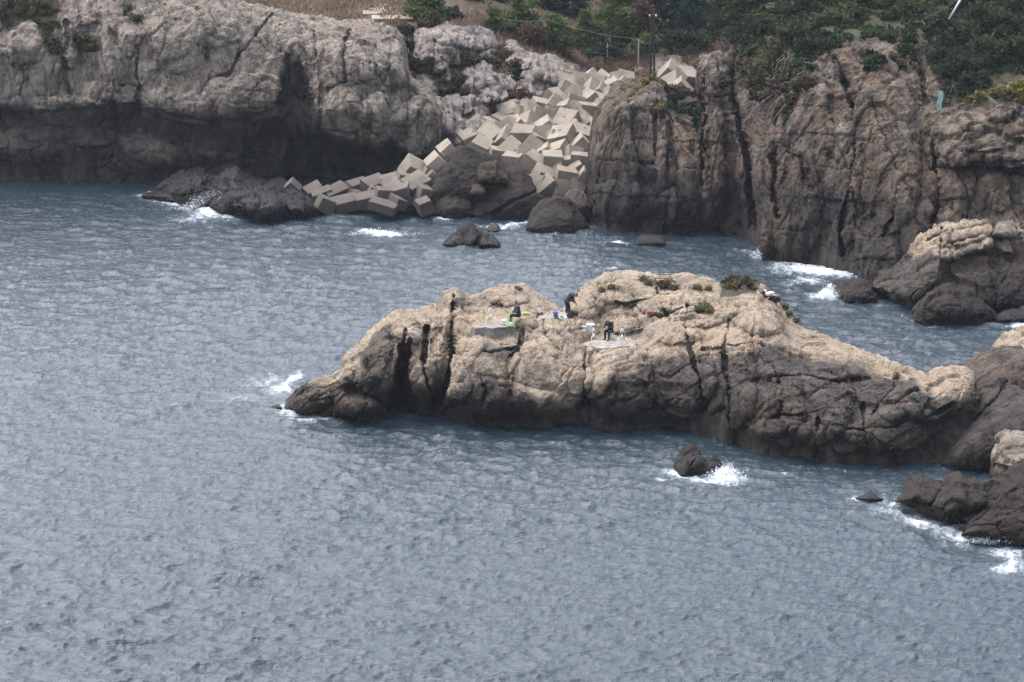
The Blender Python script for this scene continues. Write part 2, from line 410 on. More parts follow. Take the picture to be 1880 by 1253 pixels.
def joints(P, n, sp, seed, amp, cd, cw=0.03, wob=0.17):
    """a set of roughly parallel fracture planes: each slab steps in or out, with a dark joint between"""
    n = np.array(n, float); n /= np.linalg.norm(n)
    q = (P @ n) / sp + wob * fbm(P / (sp * 3.0), seed, 3) + 0.05 * vnoise(P / .5, seed + 9)
    i = np.floor(q); f = q - i; i = i.astype(np.int64); z = np.zeros_like(i)
    step = _h(i, z, z, seed) - 0.5
    msk = sst(-0.25, 0.25, vnoise(P / (sp * 2.2), seed + 3))
    e = np.minimum(f, 1 - f) * sp
    lean = (f - 0.5) * (_h(i, z + 1, z, seed) - 0.4)
    return amp * (step + 0.9 * lean) * (0.4 + 0.6 * msk) - cd * msk * np.exp(-(e / cw) ** 2)
SURF = {}
def relief(name, top, bot, prof, feats=(), dark=None, step=2.2, warp=5.0, crest=(10.0, 1.5), mat='limestone',
           amp=1.0, scale=1.0, vstretch=1.0, seed=1, back=((1.5, -0.2), (4, -0.8), (9, -3), (14, -9)), sides=True, water=True,
           ends=(0.0, 0.0), pillow=0.0, Yoff=0.0, tide=0.7, parent=None, blk=1.0, flute=0.0, jset=(((.75, .2, -.55), 1.9, .34, .26), ((-.5, .5, .75), 1.35, .24, .16), ((.9, .35, .3), .62, .10, .07))):
    """A rock face surveyed from its outline (top and foot lines), its depth profile (distance from the
    photographer's headland) and its cracks, ledges and bulges; returned as one closed-backed mesh in metres."""
    u0, u1 = top[0][0], top[-1][0]
    nc = max(8, int((u1 - u0) / step)); us = np.linspace(u0, u1, nc)
    tp, bt = pl(top, us), pl(bot, us)
    tp = np.minimum(tp, bt - 0.5)
    nr = max(8, int((bt - tp).max() / step))
    t = np.linspace(0, 1, nr)[:, None]
    px = np.broadcast_to(us, (nr, nc)).copy(); py = bt * (1 - t) + tp * t
    # depth from profiles keyed by column
    if callable(prof):
        Y = prof(px, py, t, bt, tp)
    else:
        cols = []
        for (k, pr) in prof:
            b_, t_ = float(pl(bot, k)), float(pl(top, k))
            tt = [(b_ - q[0]) / (b_ - t_ + 1e-6) for q in pr]
            cols.append(np.interp(t[:, 0], tt, [q[1] for q in pr]))
        cols = np.array(cols); keys = [k for k, _ in prof]
        Y = np.stack([np.interp(us, keys, cols[:, i]) for i in range(nr)], 0)
    Y = Y + Yoff
    W = np.stack([px / 60, py / 60, np.full_like(px, seed * 3.1)], -1)
    wx = px + warp * (fbm(W * 1.7, seed + 50, 4, .6)); wy = py + warp * (fbm(W * 1.7 + 31, seed + 60, 4, .6))
    stain = np.zeros_like(px); veg = np.zeros_like(px); ochre = np.zeros_like(px); calm = np.zeros_like(px)
    if dark is not None:
        stain = sst(-26, 26, wy + 14 * fbm(W * 2.6 + 77, seed + 65, 4, .6) - pl(dark, wx))
    # rounding over the crest and at the ends
    if crest[1]:
        d = np.clip((py - tp) / crest[0], 0, 1); Y = Y + crest[1] * (1 - np.sqrt(np.maximum(0, 1 - (1 - d) ** 2)))
    for side, e in enumerate(ends):
        if e:
            d = np.clip((px - u0 if side == 0 else u1 - px) / 22.0, 0, 1)
            Y = Y + e * (1 - np.sqrt(np.maximum(0, 1 - (1 - d) ** 2)))
    for f in feats:
        k = f[0]
        if k == 'crack':      # poly, width px, depth m
            d = seg_dist(wx, wy, f[1])
            Y = Y + f[3] * np.exp(-(d / f[2]) ** 2) 
        elif k == 'reg':      # poly, dY, soft
            Y = Y + f[2] * region(wx, wy, f[1], f[3] if len(f) > 3 else 4)
        elif k == 'lump':     # cx, cy, rx, ry, rot deg, height m
            _, cx, cy, rx, ry, rot, h = f[:7]
            c, s = math.cos(R(rot)), math.sin(R(rot))
            a, b = ((wx - cx) * c + (wy - cy) * s) / rx, (-(wx - cx) * s + (wy - cy) * c) / ry
            Y = Y - h * np.sqrt(np.maximum(0, 1 - a * a - b * b)) 
        elif k == 'rock':     # outcrop: lump that also clears vegetation
            _, cx, cy, rx, ry, rot, h = f[:7]
            c, s = math.cos(R(rot)), math.sin(R(rot))
            a, b = ((wx - cx) * c + (wy - cy) * s) / rx, (-(wx - cx) * s + (wy - cy) * c) / ry
            q = 1 - np.abs(a) ** 2.6 - np.abs(b) ** 2.6
            Y = Y - h * np.sqrt(np.maximum(0, q)) ; veg = veg * (1 - sst(-0.1, 0.12, q))
        elif k == 'flat':     # poly, z: trodden or poured level
            m = region(px, py, f[1], 2.5); Y = Y * (1 - m) + Yz(px, py, f[2]) * m; calm = np.maximum(calm, m)
        elif k == 'stain': stain = np.clip(stain + f[2] * region(wx, wy, f[1], f[3]), 0, 1)
        elif k == 'veg': veg = np.clip(veg + f[2] * region(wx, wy, f[1], f[3]), 0, 1)
        elif k == 'ochre': ochre = np.clip(ochre + f[2] * region(wx, wy, f[1], f[3]), 0, 1)
    P = at(px, py, Y)
    # pad: foot below the water, back over the crest, both ends turned back
    hcol = np.clip((bt - tp) / (bt - tp).max() * 2.0, .03, 1)
    def padrow(P, row, offs, before):
        ex = []
        for (dy, dz) in offs:
            q = P[row].copy(); q[:, 1] += dy * (1 if before else hcol); q[:, 2] += dz; ex.append(q)
        ex = np.array(ex)
        return np.concatenate([ex[::-1], P] if before else [P, ex], 0)
    P = padrow(P, 0, ((0.0, -0.6), (-0.2, -2.0)) if water else ((0.5, -0.15), (1.2, -0.3)), True)
    P = padrow(P, -1, back, False)
    nb = 2
    if sides:
        for sd in (0, -1):
            ex = []
            hs_ = float(np.clip((bt[sd] - tp[sd]) * Y.mean() / F / 2.0, .02, 1))
            for k in (0.6 * hs_, 2.0 * hs_, 5.0 * hs_):
                q = P[:, sd].copy(); q[:, 1] += k; q[:, 0] += (k * 0.12) * (1 if sd == 0 else -1); ex.append(q)
            ex = np.array(ex).transpose(1, 0, 2)
            P = np.concatenate([ex[:, ::-1], P] if sd == 0 else [P, ex], 1)
    nl = 3 if sides else 0
    def padA(a):
        a = np.pad(a, ((nb, len(back)), (nl, nl)), mode='edge'); return a
    stain, veg, ochre, calm = padA(stain), padA(veg), padA(ochre), padA(calm)
    gu = np.gradient(P, axis=1); gv = np.gradient(P, axis=0)
    N = np.cross(gu, gv); N /= np.linalg.norm(N, axis=-1, keepdims=True) + 1e-9
    N = N + np.array([0, -0.7, 0.35]); N /= np.linalg.norm(N, axis=-1, keepdims=True)
    S = P * np.array([1, 1, 1 / vstretch]) / scale
    S = S + 0.22 * np.stack([vnoise(S * 0.8, seed + 5), vnoise(S * 0.8, seed + 6), vnoise(S * 0.8, seed + 7)], -1)
    d = 0.34 * fbm(S / 3.6, seed, 3)
    mk = sst(-0.35, 0.35, vnoise(S / 4.1, seed + 91))
    F1, F2, ID, ND = voro(S * np.array([1, 1, 0.8]) / 2.6, seed + 11)
    tilt = (ND * np.stack([np.cos(ID * 40), np.sin(ID * 71), np.cos(ID * 93)], -1)).sum(-1)
    d += blk * ((ID - 0.5) * 0.30 + tilt * 0.30 - (0.10 + 0.30 * mk) * np.exp(-((F2 - F1) / 0.035) ** 2)) + pillow * (0.5 - F1)
    F1, F2, ID, ND = voro(S / 0.9 + 5.5, seed + 23)
    tilt = (ND * np.stack([np.cos(ID * 40), np.sin(ID * 71), np.cos(ID * 93)], -1)).sum(-1)
    d += blk * ((ID - 0.5) * 0.10 + tilt * 0.16 - 0.08 * np.exp(-((F2 - F1) / 0.06) ** 2)) * sst(-0.4, 0.5, vnoise(S / 2.7, seed + 90))
    for (jn, sp, ja, jc) in jset:
        d += joints(P, jn, sp * scale, seed + int(sp * 31), ja, jc, 0.035)
    F1, F2, ID, ND = voro(S / 0.40 + 9.5, seed + 27)
    tilt = (ND * np.stack([np.cos(ID * 40), np.sin(ID * 71), np.cos(ID * 93)], -1)).sum(-1)
    d += 0.75 * blk * ((ID - 0.5) * 0.07 + tilt * 0.12) * sst(-0.3, 0.4, vnoise(S / 1.9, seed + 95))
    if flute: d += flute * ridge(P * np.array([1, 1, 0.16]) / (1.1 * scale), seed + 41, 3)
    d += 0.13 * fbm(S / 0.8, seed + 31, 4, .72) + 0.07 * ridge(S / 0.6, seed + 37, 3)
    d += 0.05 * fbm(S / 0.26, seed + 43, 2, .7)
    hm = np.clip((bt - tp) * Y.mean() / F / 1.3, .12, 1)[None]; hm = np.pad(hm, ((0, 0), (nl, nl)), mode='edge')
    if sides: hm = hm * np.where((np.arange(hm.shape[1]) < nl) | (np.arange(hm.shape[1]) >= hm.shape[1] - nl), .25, 1.0)[None]
    d *= hm
    d *= amp * (1 - 0.93 * calm) * (1 - 0.45 * veg) * scale ** 0.7
    P = P + N * d[..., None]
    if water:
        z = P[..., 2]
        wn_ = 0.45 * fbm(P / 2.5, seed + 77, 3)
        stain = np.maximum(stain, sst(tide + 0.6, tide - 0.4, z + wn_))
    SURF[name] = dict(P=P[nb:nb + nr, nl:nl + nc], us=us, tp=tp, bt=bt, nr=nr, veg=veg[nb:nb + nr, nl:nl + nc])
    r_, c_ = P.shape[:2]
    me = mesh_np(name, P.reshape(-1, 3), grid_faces(r_, c_), dict(stain=stain, veg=veg, ochre=ochre))
    o = link(name, me, M[mat], parent)
    return o
def surf(name, px, py):
    s = SURF[name]; us = s['us']
    c = int(np.clip(round((px - us[0]) / (us[1] - us[0])), 0, len(us) - 1))
    t_ = (s['bt'][c] - py) / (s['bt'][c] - s['tp'][c] + 1e-6)
    r = int(np.clip(round(t_ * (s['nr'] - 1)), 0, s['nr'] - 1))
    return Vector(s['P'][r, c].tolist()), float(s['veg'][r, c])

def boulder(label, top, bot, thick=3.0, mat='darkrock', Y0=None, seed=3, feats=(), amp=0.8, scale=0.8, dark=None, name="boulder",
            cat="rock", group=None, step=2.2, bulge=0.5, lean=None, vstretch=1.0, tide=0.5, ends=None, **kw):
    """free-standing rock: foot on the water (or at distance Y0), rounded front, shoulders and back"""
    def prof(px, py, t, bt, tp):
        base = Yz(px[0], bt) if Y0 is None else pl(Y0, px[0]) if isinstance(Y0, (list, tuple)) else np.full(px.shape[1], Y0)
        th = thick * np.clip((bt - tp) / ((bt - tp).max() * 0.7), 0.15, 1)
        return base[None] - bulge * thick * 0.25 * np.sin(np.pi * np.clip(t * 1.3, 0, 1)) + th[None] * (t ** 1.7)
    e = thick * 0.45 if ends is None else ends
    o = relief(name, top, bot, prof, feats, dark, step, 3.0, (7.0, thick * 0.25), mat, amp, scale, vstretch, seed,
               ((thick * .3, -.1), (thick * .7, -.6), (thick * 1.1, -2.0), (thick * 1.2, -5)), True, Y0 is None, (e, e) if not isinstance(e, tuple) else e, tide=tide, **kw)
    return tag(o, label, cat, group)
# ------------------------------------------------------------------ the sea
SHORE = []      # (polyline px,py ; strength ; width m)
FOAM = []       # (px, py, rx, ry, rot, strength)
SWELL = []      # (px, py, rx, ry, rot, height m)
def ocean_tile(n, L, seed, wind_deg, peak, hs, spread=3.0, small=0.08):
    rng = np.random.default_rng(seed)
    k1 = np.fft.fftfreq(n, L / n) * 2 * np.pi
    kx, ky = np.meshgrid(k1, k1, indexing='ij')
    k = np.hypot(kx, ky); k[0, 0] = 1
    kp = 2 * np.pi / peak
    S = k ** -3.55 * np.exp(-1.1 * (kp / k) ** 2) * np.exp(-(k * small) ** 2)
    cd = (kx * math.cos(wind_deg) + ky * math.sin(wind_deg)) / k
    D = np.abs(cd) ** spread * np.where(cd < 0, 0.25, 1.0) + 0.10
    A = np.sqrt(S * D / k) * (rng.normal(size=k.shape) + 1j * rng.normal(size=k.shape)); A[0, 0] = 0
    h = np.fft.ifft2(A).real; s = hs / 4 / h.std()
    dx = -np.fft.ifft2(-1j * kx / k * A).real * s; dy = -np.fft.ifft2(-1j * ky / k * A).real * s
    return np.stack([dx, dy, h * s], -1)
def sample(tile, L, X, Y):
    n = tile.shape[0]; u = (X / L * n) % n; v = (Y / L * n) % n
    i, j = u.astype(int), v.astype(int); fu, fv = (u - i)[..., None], (v - j)[..., None]
    i2, j2 = (i + 1) % n, (j + 1) % n; i %= n; j %= n
    return (tile[i, j] * (1 - fu) + tile[i2, j] * fu) * (1 - fv) + (tile[i, j2] * (1 - fu) + tile[i2, j2] * fu) * fv
def build_sea():
    xs = np.concatenate([[-5000, -3000, -1500, -800, -520], np.arange(-420, 2300, 2.1), [2420, 2700, 3400, 5000, 7000]])
    ys = np.concatenate([[90, 130, 170, 210, 245, 270], np.arange(290, 1275, 1.55), [1300, 1360, 1500, 1900, 2800, 5000]])
    px, py = np.meshgrid(xs, ys)
    fine = ((px > -421) & (px < 2302) & (py > 289) & (py < 1276)) * 1.0
    P = at(px, py, Yz(px, py, 0.0)); X, Y = P[..., 0].copy(), P[..., 1].copy()
    t1 = ocean_tile(1024, 61.0, 4, R(-58), 4.8, 0.21, 3.0, 0.04)
    t2 = ocean_tile(512, 23.7, 9, R(-72), 1.7, 0.14, 4.0, 0.02)
    t3 = ocean_tile(512, 13.3, 15, R(-80), 0.66, 0.066, 3.5, 0.008)
    c, s = math.cos(0.5), math.sin(0.5)
    D = sample(t1, 61.0, X, Y) * np.array([0.75, 0.75, 1]) 
    D2 = sample(t2, 23.7, X * c - Y * s, X * s + Y * c)
    D2 = np.stack([D2[..., 0] * c + D2[..., 1] * s, -D2[..., 0] * s + D2[..., 1] * c, D2[..., 2]], -1)
    G = np.stack([X / 17, Y / 17, X * 0], -1)
    D2 = D2 * np.array([.95, .95, 1.2])
    D3 = np.array([.7, .7, 1.0]) * sample(t3, 13.3, X * 0.81 + Y * .59, -X * .59 + Y * .81)
    gust = 0.8 + 0.45 * fbm(G, 3, 3)
    lee = sst(238, 262, Y) * 0.45      # calmer under the far cliff
    P = P + (D * gust[..., None] + D2 * (0.6 + 0.5 * gust[..., None]) + D3) * (fine * (1 - lee))[..., None]
    foam = np.zeros(px.shape)
    W = np.stack([px / 55, py / 28, px * 0], -1)
    wx = px + 14 * fbm(W, 71, 4, .6); wy = py + 5 * fbm(W + 9, 72, 4, .6)
    for (cx, cy, rx, ry, rot, h) in SWELL:
        cc, ss = math.cos(R(rot)), math.sin(R(rot))
        a, b = ((wx - cx) * cc + (wy - cy) * ss) / rx, (-(wx - cx) * ss + (wy - cy) * cc) / ry
        q = np.exp(-(a * a + b * b) * 1.6)
        P[..., 2] += h * q * (0.75 + 0.5 * fbm(np.stack([X * 1.3, Y * 1.3, X * 0], -1), 5, 3) * fine)
    for (cx, cy, rx, ry, rot, st) in FOAM:
        cc, ss = math.cos(R(rot)), math.sin(R(rot))
        a, b = ((wx - cx) * cc + (wy - cy) * ss) / rx, (-(wx - cx) * ss + (wy - cy) * cc) / ry
        foam = np.maximum(foam, st * np.exp(-(a * a + b * b) * 1.3))
    XY = np.stack([X, Y], -1).reshape(-1, 2)
    fm = foam.ravel().copy()
    wob = fbm(np.stack([X / 3, Y / 3, X * 0], -1), 12, 3).ravel()
    for (poly, st, wd) in SHORE:
        q = [on(a, b) for a, b in poly]; qx = [v.x for v in q]; qy = [v.y for v in q]
        bb = (XY[:, 0] > min(qx) - 4 * wd) & (XY[:, 0] < max(qx) + 4 * wd) & (XY[:, 1] > min(qy) - 4 * wd) & (XY[:, 1] < max(qy) + 4 * wd)
        ix = np.nonzero(bb)[0]
        d = seg_dist(XY[ix, 0], XY[ix, 1], list(zip(qx, qy)))
        fm[ix] = np.maximum(fm[ix], st * np.exp(-d / wd) * (0.75 + 0.6 * wob[ix]))
    # small whitecaps on the steepest crests
    crest = P[..., 2].ravel()
    fm = np.maximum(fm, 0 * sst(0.34, 0.5, crest) * 0.16 * fine.ravel() * (wob > 0.35))
    t = NT("sea_water")
    p = t.pos((1, 1, 1)); p2 = t.pos((0.5, 1.2, 1))
    b1 = t.bump(t.noise(p2, 1.9, 6, 0.55, 0.7), 0.9, 0.12)
    b2 = t.bump(t.noise(p2, 6.5, 5, 0.6, 0.5), 0.9, 0.05, b1)
    fa = t.attr("foam")
    n1 = t.noise(t.pos((1, 0.55, 1)), 1.7, 8, 0.72, 1.6); n2 = t.noise(p, 6, 6, 0.75, 0.8)
    vv = t.vor(t.pos((1, .5, 1)), 1.1, 'DISTANCE_TO_EDGE')
    lace = t.math('ADD', t.math('MULTIPLY', t.math('SUBTRACT', n1, 0.5), 2.3), t.math('MULTIPLY', t.math('SUBTRACT', n2, 0.5), 1.0))
    lace = t.math('ADD', lace, t.math('MULTIPLY', t.math('SUBTRACT', 0.18, vv), 0.7))
    f = t.rng(t.math('ADD', t.math('MULTIPLY', fa, 1.45), lace), 0.50, 1.9)
    f = t.math('MULTIPLY', f, t.rng(fa, 0.02, 0.16))
    deep = t.mix(t.rng(fa, 0.0, 0.8), (0.016, 0.028, 0.036), (0.045, 0.066, 0.075))
    t.b.inputs["IOR"].default_value = 1.333
    t.done(t.mix(f, deep, (0.66, 0.69, 0.72)), t.rng(f, 0, 1, 0.11, 0.85, False), b2)
    t.b.inputs["Specular IOR Level"].default_value = 0.5
    me = mesh_np("sea", P.reshape(-1, 3), grid_faces(*px.shape)[:, ::-1], dict(foam=fm))
    o = link("sea", me, t.m, None, True)
    tag(o, kind="structure")

# ------------------------------------------------------------------ left cliff
LIP = [(-260, 198), (0, 200), (60, 203), (130, 206), (185, 192), (250, 190), (300, 205), (345, 214), (420, 222), (480, 224), (520, 218), (552, 238), (590, 242), (620, 262), (655, 266), (690, 276), (722, 266), (760, 291), (785, 287), (808, 276), (830, 274)]
lc_top = [(-260, -120), (-60, -80), (200, -50), (380, -30), (455, 0), (480, 5), (520, 15), (560, 28), (640, 36), (700, 45), (730, 58), (742, 82), (738 + 6, 105), (752, 142), (790, 178), (803, 205), (812, 275)]
lc_bot = [(-260, 318), (0, 325), (200, 332), (420, 338), (560, 342), (700, 346), (812, 350)]
def lc(pts): return [(px, [(b, Y) for b, Y in pr]) for px, pr in pts]
lc_prof = [
 (-260, [(318, 256), (200, 255.5), (80, 257), (-120, 262)]),
 (0, [(325, 255.5), (200, 254.5), (90, 256), (-80, 262)]),
 (300, [(334, 254), (200, 253.5), (70, 255.5), (-40, 262)]),
 (480, [(340, 253.5), (200, 253), (60, 256), (5, 262)]),
 (600, [(343, 252.5), (200, 249.5), (90, 252), (32, 259)]),
 (700, [(346, 252), (260, 246.5), (120, 250), (45, 257)]),
 (812, [(350, 250), (280, 246), (276, 249)])]
cave = [(526, 98), (538, 96), (556, 130), (576, 190), (592, 240), (620, 262), (655, 267), (690, 277), (722, 267), (760, 292), (785, 288), (830, 276), (860, 420), (400, 420), (430, 330), (455, 262), (520, 225), (514, 190), (520, 140)]
low = [(-300, 198)] + LIP[1:11] + [(540, 250), (540, 420), (-300, 420)]
relief('left_cliff', lc_top, lc_bot, lc_prof, [
 ('reg', low, 1.3, 3), ('reg', [(p[0], p[1] + 60) for p in low[:12]] + [(540, 420), (-300, 420)], -0.9, 14),
 ('reg', cave, 1.9, 7), ('reg', [(535, 250), (600, 252), (690, 284), (722, 274), (770, 298), (830, 290), (830, 400), (560, 400), (520, 330)], 3.2, 9),
 ('reg', [(530, 120), (545, 120), (572, 200), (560, 235), (530, 215)], .6, 9), ('stain', [(500, 50), (508, 50), (520, 120), (518, 200), (505, 180)], .5, 6), ('stain', [(540, 40), (546, 40), (560, 120), (566, 190), (548, 150)], .55, 6), ('stain', [(478, 90), (486, 90), (496, 170), (480, 170)], .4, 6),
 ('lump', 440, 180, 80, 44, -12, 1.5), ('lump', 545, 110, 16, 80, -8, .9), ('lump', 640, 180, 75, 110, 8, 1.7), ('lump', 655, 95, 62, 62, 0, 1.3),
 ('lump', 630, 215, 52, 52, 5, 1.0), ('lump', 722, 110, 34, 55, 0, 1.2), ('lump', 765, 235, 36, 60, 0, 1.4), ('lump', 700, 225, 42, 55, 0, 1.0),
 ('lump', 44, 82, 42, 42, 0, 1.3), ('lump', 130, 60, 20, 70, 0, 1.2), ('lump', 160, 25, 24, 26, 0, 1.0), ('lump', 85, 135, 28, 46, 10, .8), ('lump', 200, 130, 26, 60, 0, .7),
 ('lump', 240, 60, 22, 46, 10, .8), ('lump', 262, 52, 16, 16, 0, .6), ('lump', 330, 60, 60, 75, 0, .7), ('lump', 395, 40, 45, 50, 20, .7), ('lump', 175, 170, 30, 24, 0, .8),
 ('lump', 60, 190, 70, 14, 0, .6), ('lump', 150, 188, 40, 12, 10, .7), ('lump', 325, 185, 55, 24, 15, .6), ('lump', 30, 270, 90, 34, 0, .9), ('lump', 200, 262, 70, 30, 0, .6), ('lump', 320, 285, 90, 26, 6, .9), ('lump', 545, 290, 40, 40, 0, 1.1),
 ('crack', [(252, 82), (250, 130), (255, 160), (248, 190)], 1.6, .8), ('crack', [(440, 95), (420, 135), (385, 150), (362, 190)], 2.2, .7),
 ('crack', [(500, 25), (478, 50), (455, 85), (430, 110)], 2.0, .8), ('crack', [(120, 40), (118, 110), (128, 180)], 2.5, .8), ('crack', [(25, 118), (60, 115), (85, 70)], 3, .9),
 ('crack', [(575, 60), (590, 150), (585, 240)], 3, .8), ('crack', [(640, 60), (630, 100), (640, 150)], 4.5, 1.6), ('crack', [(600, 160), (650, 150), (700, 170), (720, 210)], 2.2, .7),
 ('crack', [(745, 160), (748, 210), (742, 265)], 2.4, 1.0), ('crack', [(260, 200), (300, 218), (330, 228), (380, 232)], 2.6, .8), ('crack', [(60, 262), (110, 265), (165, 272), (200, 270)], 2.6, .9), ('crack', [(0, 235), (90, 232), (140, 238)], 2, .5), ('crack', [(210, 215), (214, 260), (205, 300)], 2.2, .6), ('crack', [(330, 250), (350, 290), (345, 320)], 2.2, .7), ('lump', 110, 240, 50, 18, 0, .6), ('lump', 260, 300, 60, 18, 0, .7), ('lump', 400, 270, 50, 26, 8, .8), ('lump', 440, 320, 60, 22, 0, .8),
 ('stain', [(-40, 215), (170, 225), (180, 270), (-40, 280)], -.42, 16), ('stain', [(200, 235), (300, 245), (320, 300), (220, 290)], -.3, 16), ('stain', cave, .75, 16), ('stain', [(365, 175), (420, 150), (500, 150), (520, 225), (430, 218), (372, 205)], .45, 10),
 ('stain', [(-40, 170), (60, 175), (60, 200), (-40, 200)], .5, 8), ('stain', [(0, 120), (60, 118), (60, 180), (0, 180)], .28, 10), ('stain', [(590, 200), (700, 195), (760, 250), (720, 275), (650, 265), (600, 250)], .42, 16),
 ('stain', [(618, 70), (640, 74), (640, 190), (622, 170)], .30, 7),
 ('stain', [(300, 70), (330, 70), (330, 160), (305, 160)], .25, 10), ('stain', [(385, 60), (400, 60), (400, 130), (390, 130)], .3, 7), ('stain', [(240, 90), (255, 90), (255, 190), (240, 190)], .3, 5),
 ('ochre', [(90, 100), (110, 100), (112, 180), (92, 180)], .5, 8), ('ochre', [(290, 160), (340, 160), (340, 200), (290, 200)], .5, 8), ('ochre', [(590, 190), (720, 210), (720, 270), (600, 250)], .55, 12),
 ('ochre', [(-260, 300), (500, 310), (500, 345), (-260, 335)], .55, 8), ('ochre', [(525, 280), (560, 280), (570, 340), (530, 340)], .5, 8),
 ('veg', [(-300, -140), (-40, -130), (90, -100), (108, 20), (95, 60), (85, 80), (70, 60), (55, 30), (40, 45), (15, 55), (-10, 20), (-60, 40), (-300, 20)], 1, 8),
 ('veg', [(128, 50), (165, 62), (185, 70), (190, 92), (150, 96), (130, 82)], .9, 7), ('veg', [(218, 5), (240, 20), (262, 35), (268, 48), (235, 34)], .8, 6), ('veg', [(75, 60), (110, 70), (112, 100), (84, 92)], .9, 7),
 ('veg', [(196, 52), (214, 60), (214, 72), (196, 66)], .7, 4), ('veg', [(355, 10), (366, 14), (368, 34), (356, 28)], .6, 4),
 ], dark=[(x, y + 4) for x, y in LIP], mat='limestone', seed=2, amp=0.9, vstretch=1.8, crest=(16, 2.2), ends=(0, 3.0), blk=.7, flute=.13, jset=(((.9, .3, -.15), 3.1, .30, .22), ((.1, .3, 1), 2.6, .22, .10)))

tag(bpy.data.objects['left_cliff'], kind='structure')
# ------------------------------------------------------------------ hillside behind the bay
hs_top = [(430, -70), (1460, -90)]
hs_bot = [(430, 345), (690, 352), (800, 372), (900, 396), (1100, 402), (1180, 330), (1300, 300), (1460, 300)]
hs_prof = [
 (430, [(345, 264), (100, 266), (35, 270), (0, 276), (-70, 300)]),
 (620, [(350, 262), (120, 264), (50, 268), (8, 276), (-70, 300)]),
 (740, [(362, 252), (280, 254), (140, 258), (60, 266), (30, 272), (-70, 300)]),
 (850, [(385, 238), (300, 246), (250, 250.5), (180, 257), (120, 262), (45, 268), (-70, 300)]),
 (950, [(396, 236), (320, 243), (240, 250.5), (180, 257), (110, 264), (60, 274), (-70, 305)]),
 (1060, [(400, 236), (320, 242.5), (240, 250), (170, 259), (130, 267), (90, 276), (-80, 310)]),
 (1200, [(320, 243), (250, 249), (180, 257), (140, 266), (90, 278), (-80, 312)]),
 (1460, [(300, 246), (200, 256), (140, 266), (90, 276), (-90, 308)])]
relief('hillside', hs_top, hs_bot, hs_prof, [
 ('veg', [(400, -200), (1500, -200), (1500, 400), (1180, 400), (1100, 145), (960, 190), (900, 235), (820, 250), (760, 300), (400, 400)], 1.0, 5),
 # pale path slabs on the headland
 ('reg', [(745, 120), (800, 110), (840, 180), (800, 210), (775, 180)], 1.2, 12),
 ('rock', 705, 80, 22, 26, 20, 1.6), ('rock', 722, 92, 20, 22, 0, 1.4), 
 ('rock', 795, 95, 34, 42, -12, 2.4), ('rock', 776, 88, 20, 34, 0, 1.9), ('rock', 812, 120, 18, 34, -20, 2.0), ('rock', 850, 68, 62, 22, 6, 1.8), ('rock', 885, 85, 24, 24, 0, 2.0), ('rock', 840, 90, 34, 26, 0, 1.3),
 ('rock', 870, 148, 26, 28, 0, 1.8), ('rock', 897, 155, 18, 38, -6, 2.2), ('rock', 915, 160, 18, 30, -14, 2.0), ('rock', 938, 155, 10, 14, 0, 1.4),
 ('rock', 958, 105, 34, 20, 22, 1.6), ('rock', 985, 140, 24, 42, -10, 2.8), ('rock', 1008, 128, 30, 26, 10, 2.6), ('rock', 962, 165, 22, 18, 0, 1.6), ('rock', 1020, 150, 18, 26, 0, 1.6),
 ('rock', 788, 180, 22, 46, -6, 2.4), ('rock', 800, 240, 30, 52, -4, 2.2), ('rock', 820, 215, 16, 36, -10, 1.9), ('rock', 838, 225, 18, 52, -8, 2.0), ('rock', 820, 155, 14, 20, 0, 1.3), ('rock', 853, 300, 20, 14, 0, 1),
 ('rock', 880, 212, 28, 36, 0, 2.0), ('rock', 860, 195, 14, 14, 0, 1.3), ('rock', 898, 180, 16, 12, 0, 1.6), ('rock', 930, 190, 34, 18, 10, 1.8), ('rock', 966, 198, 12, 20, 0, 1.5),
 ('rock', 762, 205, 16, 44, 0, 1.6), ('rock', 1050, 125, 16, 10, 0, 1.0), ('rock', 1078, 132, 12, 8, 0, .8), ('rock', 1175, 130, 8, 8, 0, .7),
 ('rock', 1212, 120, 14, 24, 0, 1.8), ('rock', 1238, 118, 14, 20, 10, 1.8), ('rock', 1262, 128, 22, 12, 10, 1.4), ('rock', 1300, 118, 18, 22, -20, 2.0), ('rock', 938, 76, 16, 8, 0, .9),
 ('stain', [(790, 262), (860, 262), (860, 300), (790, 300)], .6, 10), ('stain', [(860, 225), (900, 225), (900, 262), (860, 262)], .45, 10),
 ], None, mat='soil', seed=5, amp=0.85, vstretch=1.2, crest=(3, 0), flute=.10, back=((10, 1),), water=True)

tag(bpy.data.objects['hillside'], kind='structure')
